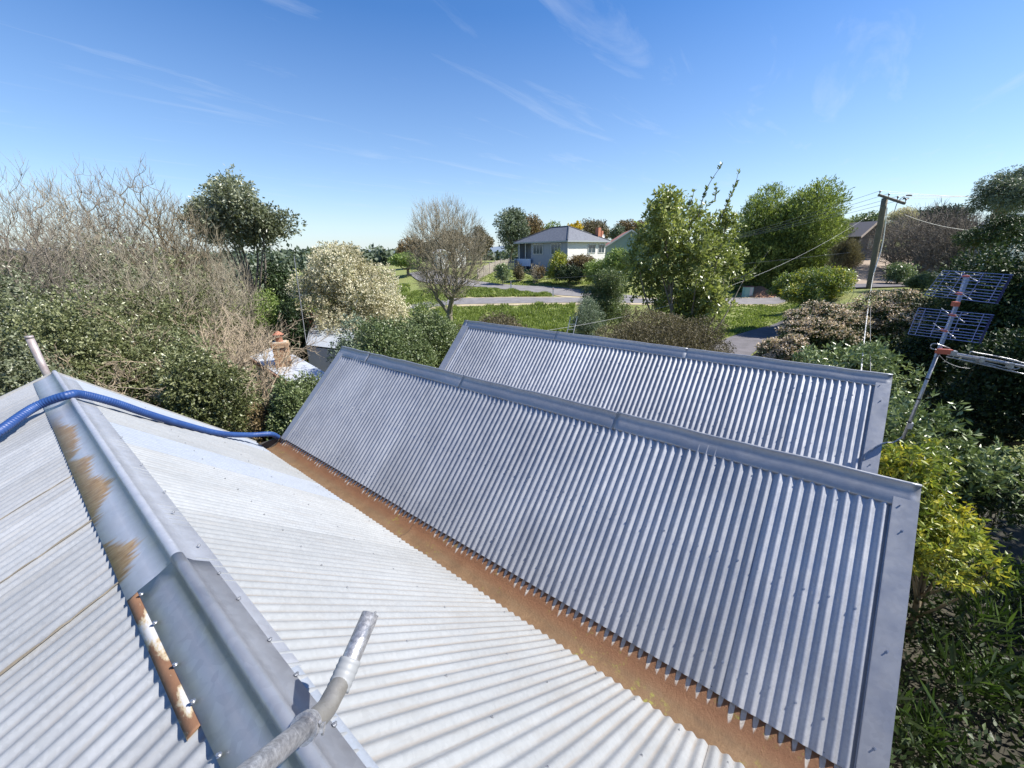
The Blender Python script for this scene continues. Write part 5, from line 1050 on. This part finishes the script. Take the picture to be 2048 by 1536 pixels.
# guide posts
def guide(px, py, F, lb):
    p = at(px, py, F); B = np.array([p[0], p[1], G(p[0], p[1])]); e = empty('guide_post', B, lb, 'post', 'white guide posts beside the side road')
    MB().box(B + np.array([0, 0, .5]), (.15, .06, 1.1), (RH, FH, (0, 0, 1))).build('post', white, e, base=B); MB().box(B + np.array([0, 0, .88]) - FH * .035, (.09, .012, .1), (RH, FH, (0, 0, 1))).build('reflector', M('red_reflector', (.5, .03, .03), .3), e, base=B)
guide(1022, 580, 50.8, 'left white guide post beside the side road'); guide(1106, 590, 46.2, 'right white guide post on the traffic island tip')
# mail crates by the mulch
def crate():
    p = at(1492, 603, 45); B = np.array([p[0], p[1], G(p[0], p[1])]); e = empty('roadside_cabinet', B, 'small pale green and white roadside cabinet beside the mulch heap', 'cabinet')
    MB().box(B + np.array([0, 0, .55]), (.9, .6, 1.1), (RH, FH, (0, 0, 1))).build('cabinet_body', M('pale_green', (.3, .5, .42), .5), e, base=B); MB().box(B + np.array([0, 0, .6]) - FH * .31 + RH * .2, (.3, .03, .9), (RH, FH, (0, 0, 1))).build('door', white, e, base=B); MB().box(B + np.array([0, 0, 1.13]), (1.1, .75, .07), (RH, FH, (0, 0, 1))).build('lid', M('dark_lid', (.12, .05, .05), .6), e, base=B)
crate()
# ladder
def ladder():
    F = 19.0; a = at(1131, 705, F - .6); b = at(1147, 637, F); d = (b - a) / np.linalg.norm(b - a); h = b[2] - G(b[0], b[1]); foot = b - d * (h / d[2]); e = empty('ladder', foot, 'pale aluminium ladder top showing behind the farthest roof', 'ladder'); al = M('dull_aluminium', (.55, .53, .48), .45, .5); x = RH; wv = .16
    for s_ in (-1, 1):
        MB().bar(foot + x * s_ * wv, b + x * s_ * wv, .028, .06, up=FH).build('rail', al, e, base=foot)
        MB().tube(smooth_path([b + x * s_ * wv, b + x * s_ * (wv + .015) + d * .07, b + x * s_ * (wv + .01) + d * .1 - RH * .07], .03), .014, 6).build('hook', al, e, base=foot)
    n = int(np.linalg.norm(b - foot) / .26)
    for i in range(1, n): c = b - d * (.03 + .26 * i); MB().bar(c - x * wv, c + x * wv, .03, .035).build('rung', al, e, base=foot)
ladder()
# power pole and wires
def pole():
    F = 28.5; b = at(1737, 580, F); t = at(1770, 396, F); z0 = G(b[0], b[1]); d = (t - b) / (t[2] - b[2]); foot = b + d * (z0 - .3 - b[2]); e = empty('power_pole', foot, 'leaning weathered timber power pole with crossarm on the right hillside', 'pole'); pm = barkmat('pole_timber', (.09, .075, .05), (.22, .19, .14))
    MB().tube(smooth_path([foot, t], .8), .17, 12).build('pole_shaft', pm, e, True, foot)
    ca = t - np.array([0, 0, .25]); cdir = RH * .1 - FH * .99; c1, c2 = ca + cdir * 1.5 - np.array([0, 0, .25]), ca - cdir * .5 + np.array([0, 0, .5]); MB().bar(c1 + RH * -.1, c2, .12, .14).build('crossarm', pm, e, base=foot)
    mb = MB(); ins = []
    for s_ in (.02, .3, .62, .95):
        p = lerp(c1, c2, s_) + RH * -.05; ins.append(p + np.array([0, 0, .28])); MB().tube([p, p + np.array([0, 0, .16]), p + np.array([0, 0, .2]), p + np.array([0, 0, .28])], [.02, .02, .06, .035], 8).build('insulator', M('brown_porcelain', (.1, .06, .04), .25), e, True, foot)
    wm = M('weathered_wire', (.2, .2, .2), .5, .3); wl = M('pale_service_cable', (.6, .6, .58), .5)
    def wire(name, a_, b_, sag, r, label, m=wm):
        P = [a_ + (b_ - a_) * s_ - np.array([0, 0, sag * 4 * s_ * (1 - s_)]) for s_ in np.linspace(0, 1, 24)]; o = MB().tube(P, r, 5).build(name, m); tag(o, label, 'wire'); return o
    Lp = [at(900, 470, 75), at(900, 474, 75), at(900, 478, 75), at(900, 484, 75)]; gw = 'power lines meeting at the pole'
    names = ['topmost', 'second', 'third', 'lowest']
    for i, p in enumerate(ins):
        far_l = at(1180, 512 + i * 5, 60); o = wire('power_line', p, far_l, .9, .011, '%s power line running left from the pole behind the conifer' % names[i]); o['group'] = gw
        rr_ = at(2300, 352 + i * 14, 30); o = wire('power_line', p, rr_, .3, .011, '%s power line running right from the pole' % names[i]); o['group'] = gw
    roofc = atd(1722, 748, 7.3)
    tw = MB(); A_ = t - np.array([0, 0, .6]) + RH * .15 - FH * .2; B_ = b + np.array([0, 0, .7]) - FH * .25 + RH * .05
    P = np.array(smooth_path([A_, lerp(A_, B_, .5) + RH * .08, at(1748, 545, 27.8)], .1)); tw.tube(P, .03, 6); tw.build('conduit', wl, e, base=foot)
    P = [at(1748, 545, 27.8) * (1 - s_) + roofc * s_ - np.array([0, 0, .35 * 4 * s_ * (1 - s_)]) for s_ in np.linspace(0, 1, 160)]
    sb = MB()
    for ph in (0, math.pi):
        Q_ = [p + (RH * math.cos(i * .9 + ph) + np.array([0, 0, 1]) * math.sin(i * .9 + ph)) * .009 for i, p in enumerate(P)]; sb.tube(Q_, .007, 5)
    tag(sb.build('service_cable', wl), 'twisted pale service cable dropping from the pole to the farthest roof', 'cable')
    wire('service_wire', at(1743, 560, 27.8), atd(1741, 752, 7.1), .1, .006, 'thin dark wire beside the twisted service cable')
    wire('service_wire', t - np.array([0, 0, .5]), at(1085, 662, 16), 1.3, .0045, 'long pale wire sloping from the pole past the ladder', wl)
    wire('telephone_wire', at(1700, 505, 29), at(560, 565, 38), .8, .008, 'thin dark telephone wire crossing low in front of the road')
    wire('telephone_wire', at(1810, 430, 30), at(1960, 462, 30), .2, .011, 'pale wire slanting down right from the pole toward the brick chimney', wl)
    for (x, y) in ((1818, 391), (1812, 397)):
        P = smooth_path([at(1788, 425, 29), at(1795, 405, 29), at(1806, 394, 29), at(x - 2, y, 29)], .1); MB().tube(P, .02, 6).build('lamp_arm', M('lamp_grey', (.25, .25, .27), .5), e, base=foot); MB().box(at(x, y, 29), (.3, .14, .09), (RH, FH, (0, 0, 1))).build('lamp_head', M('lamp_dark', (.08, .08, .09), .5), e, base=foot)
pole()
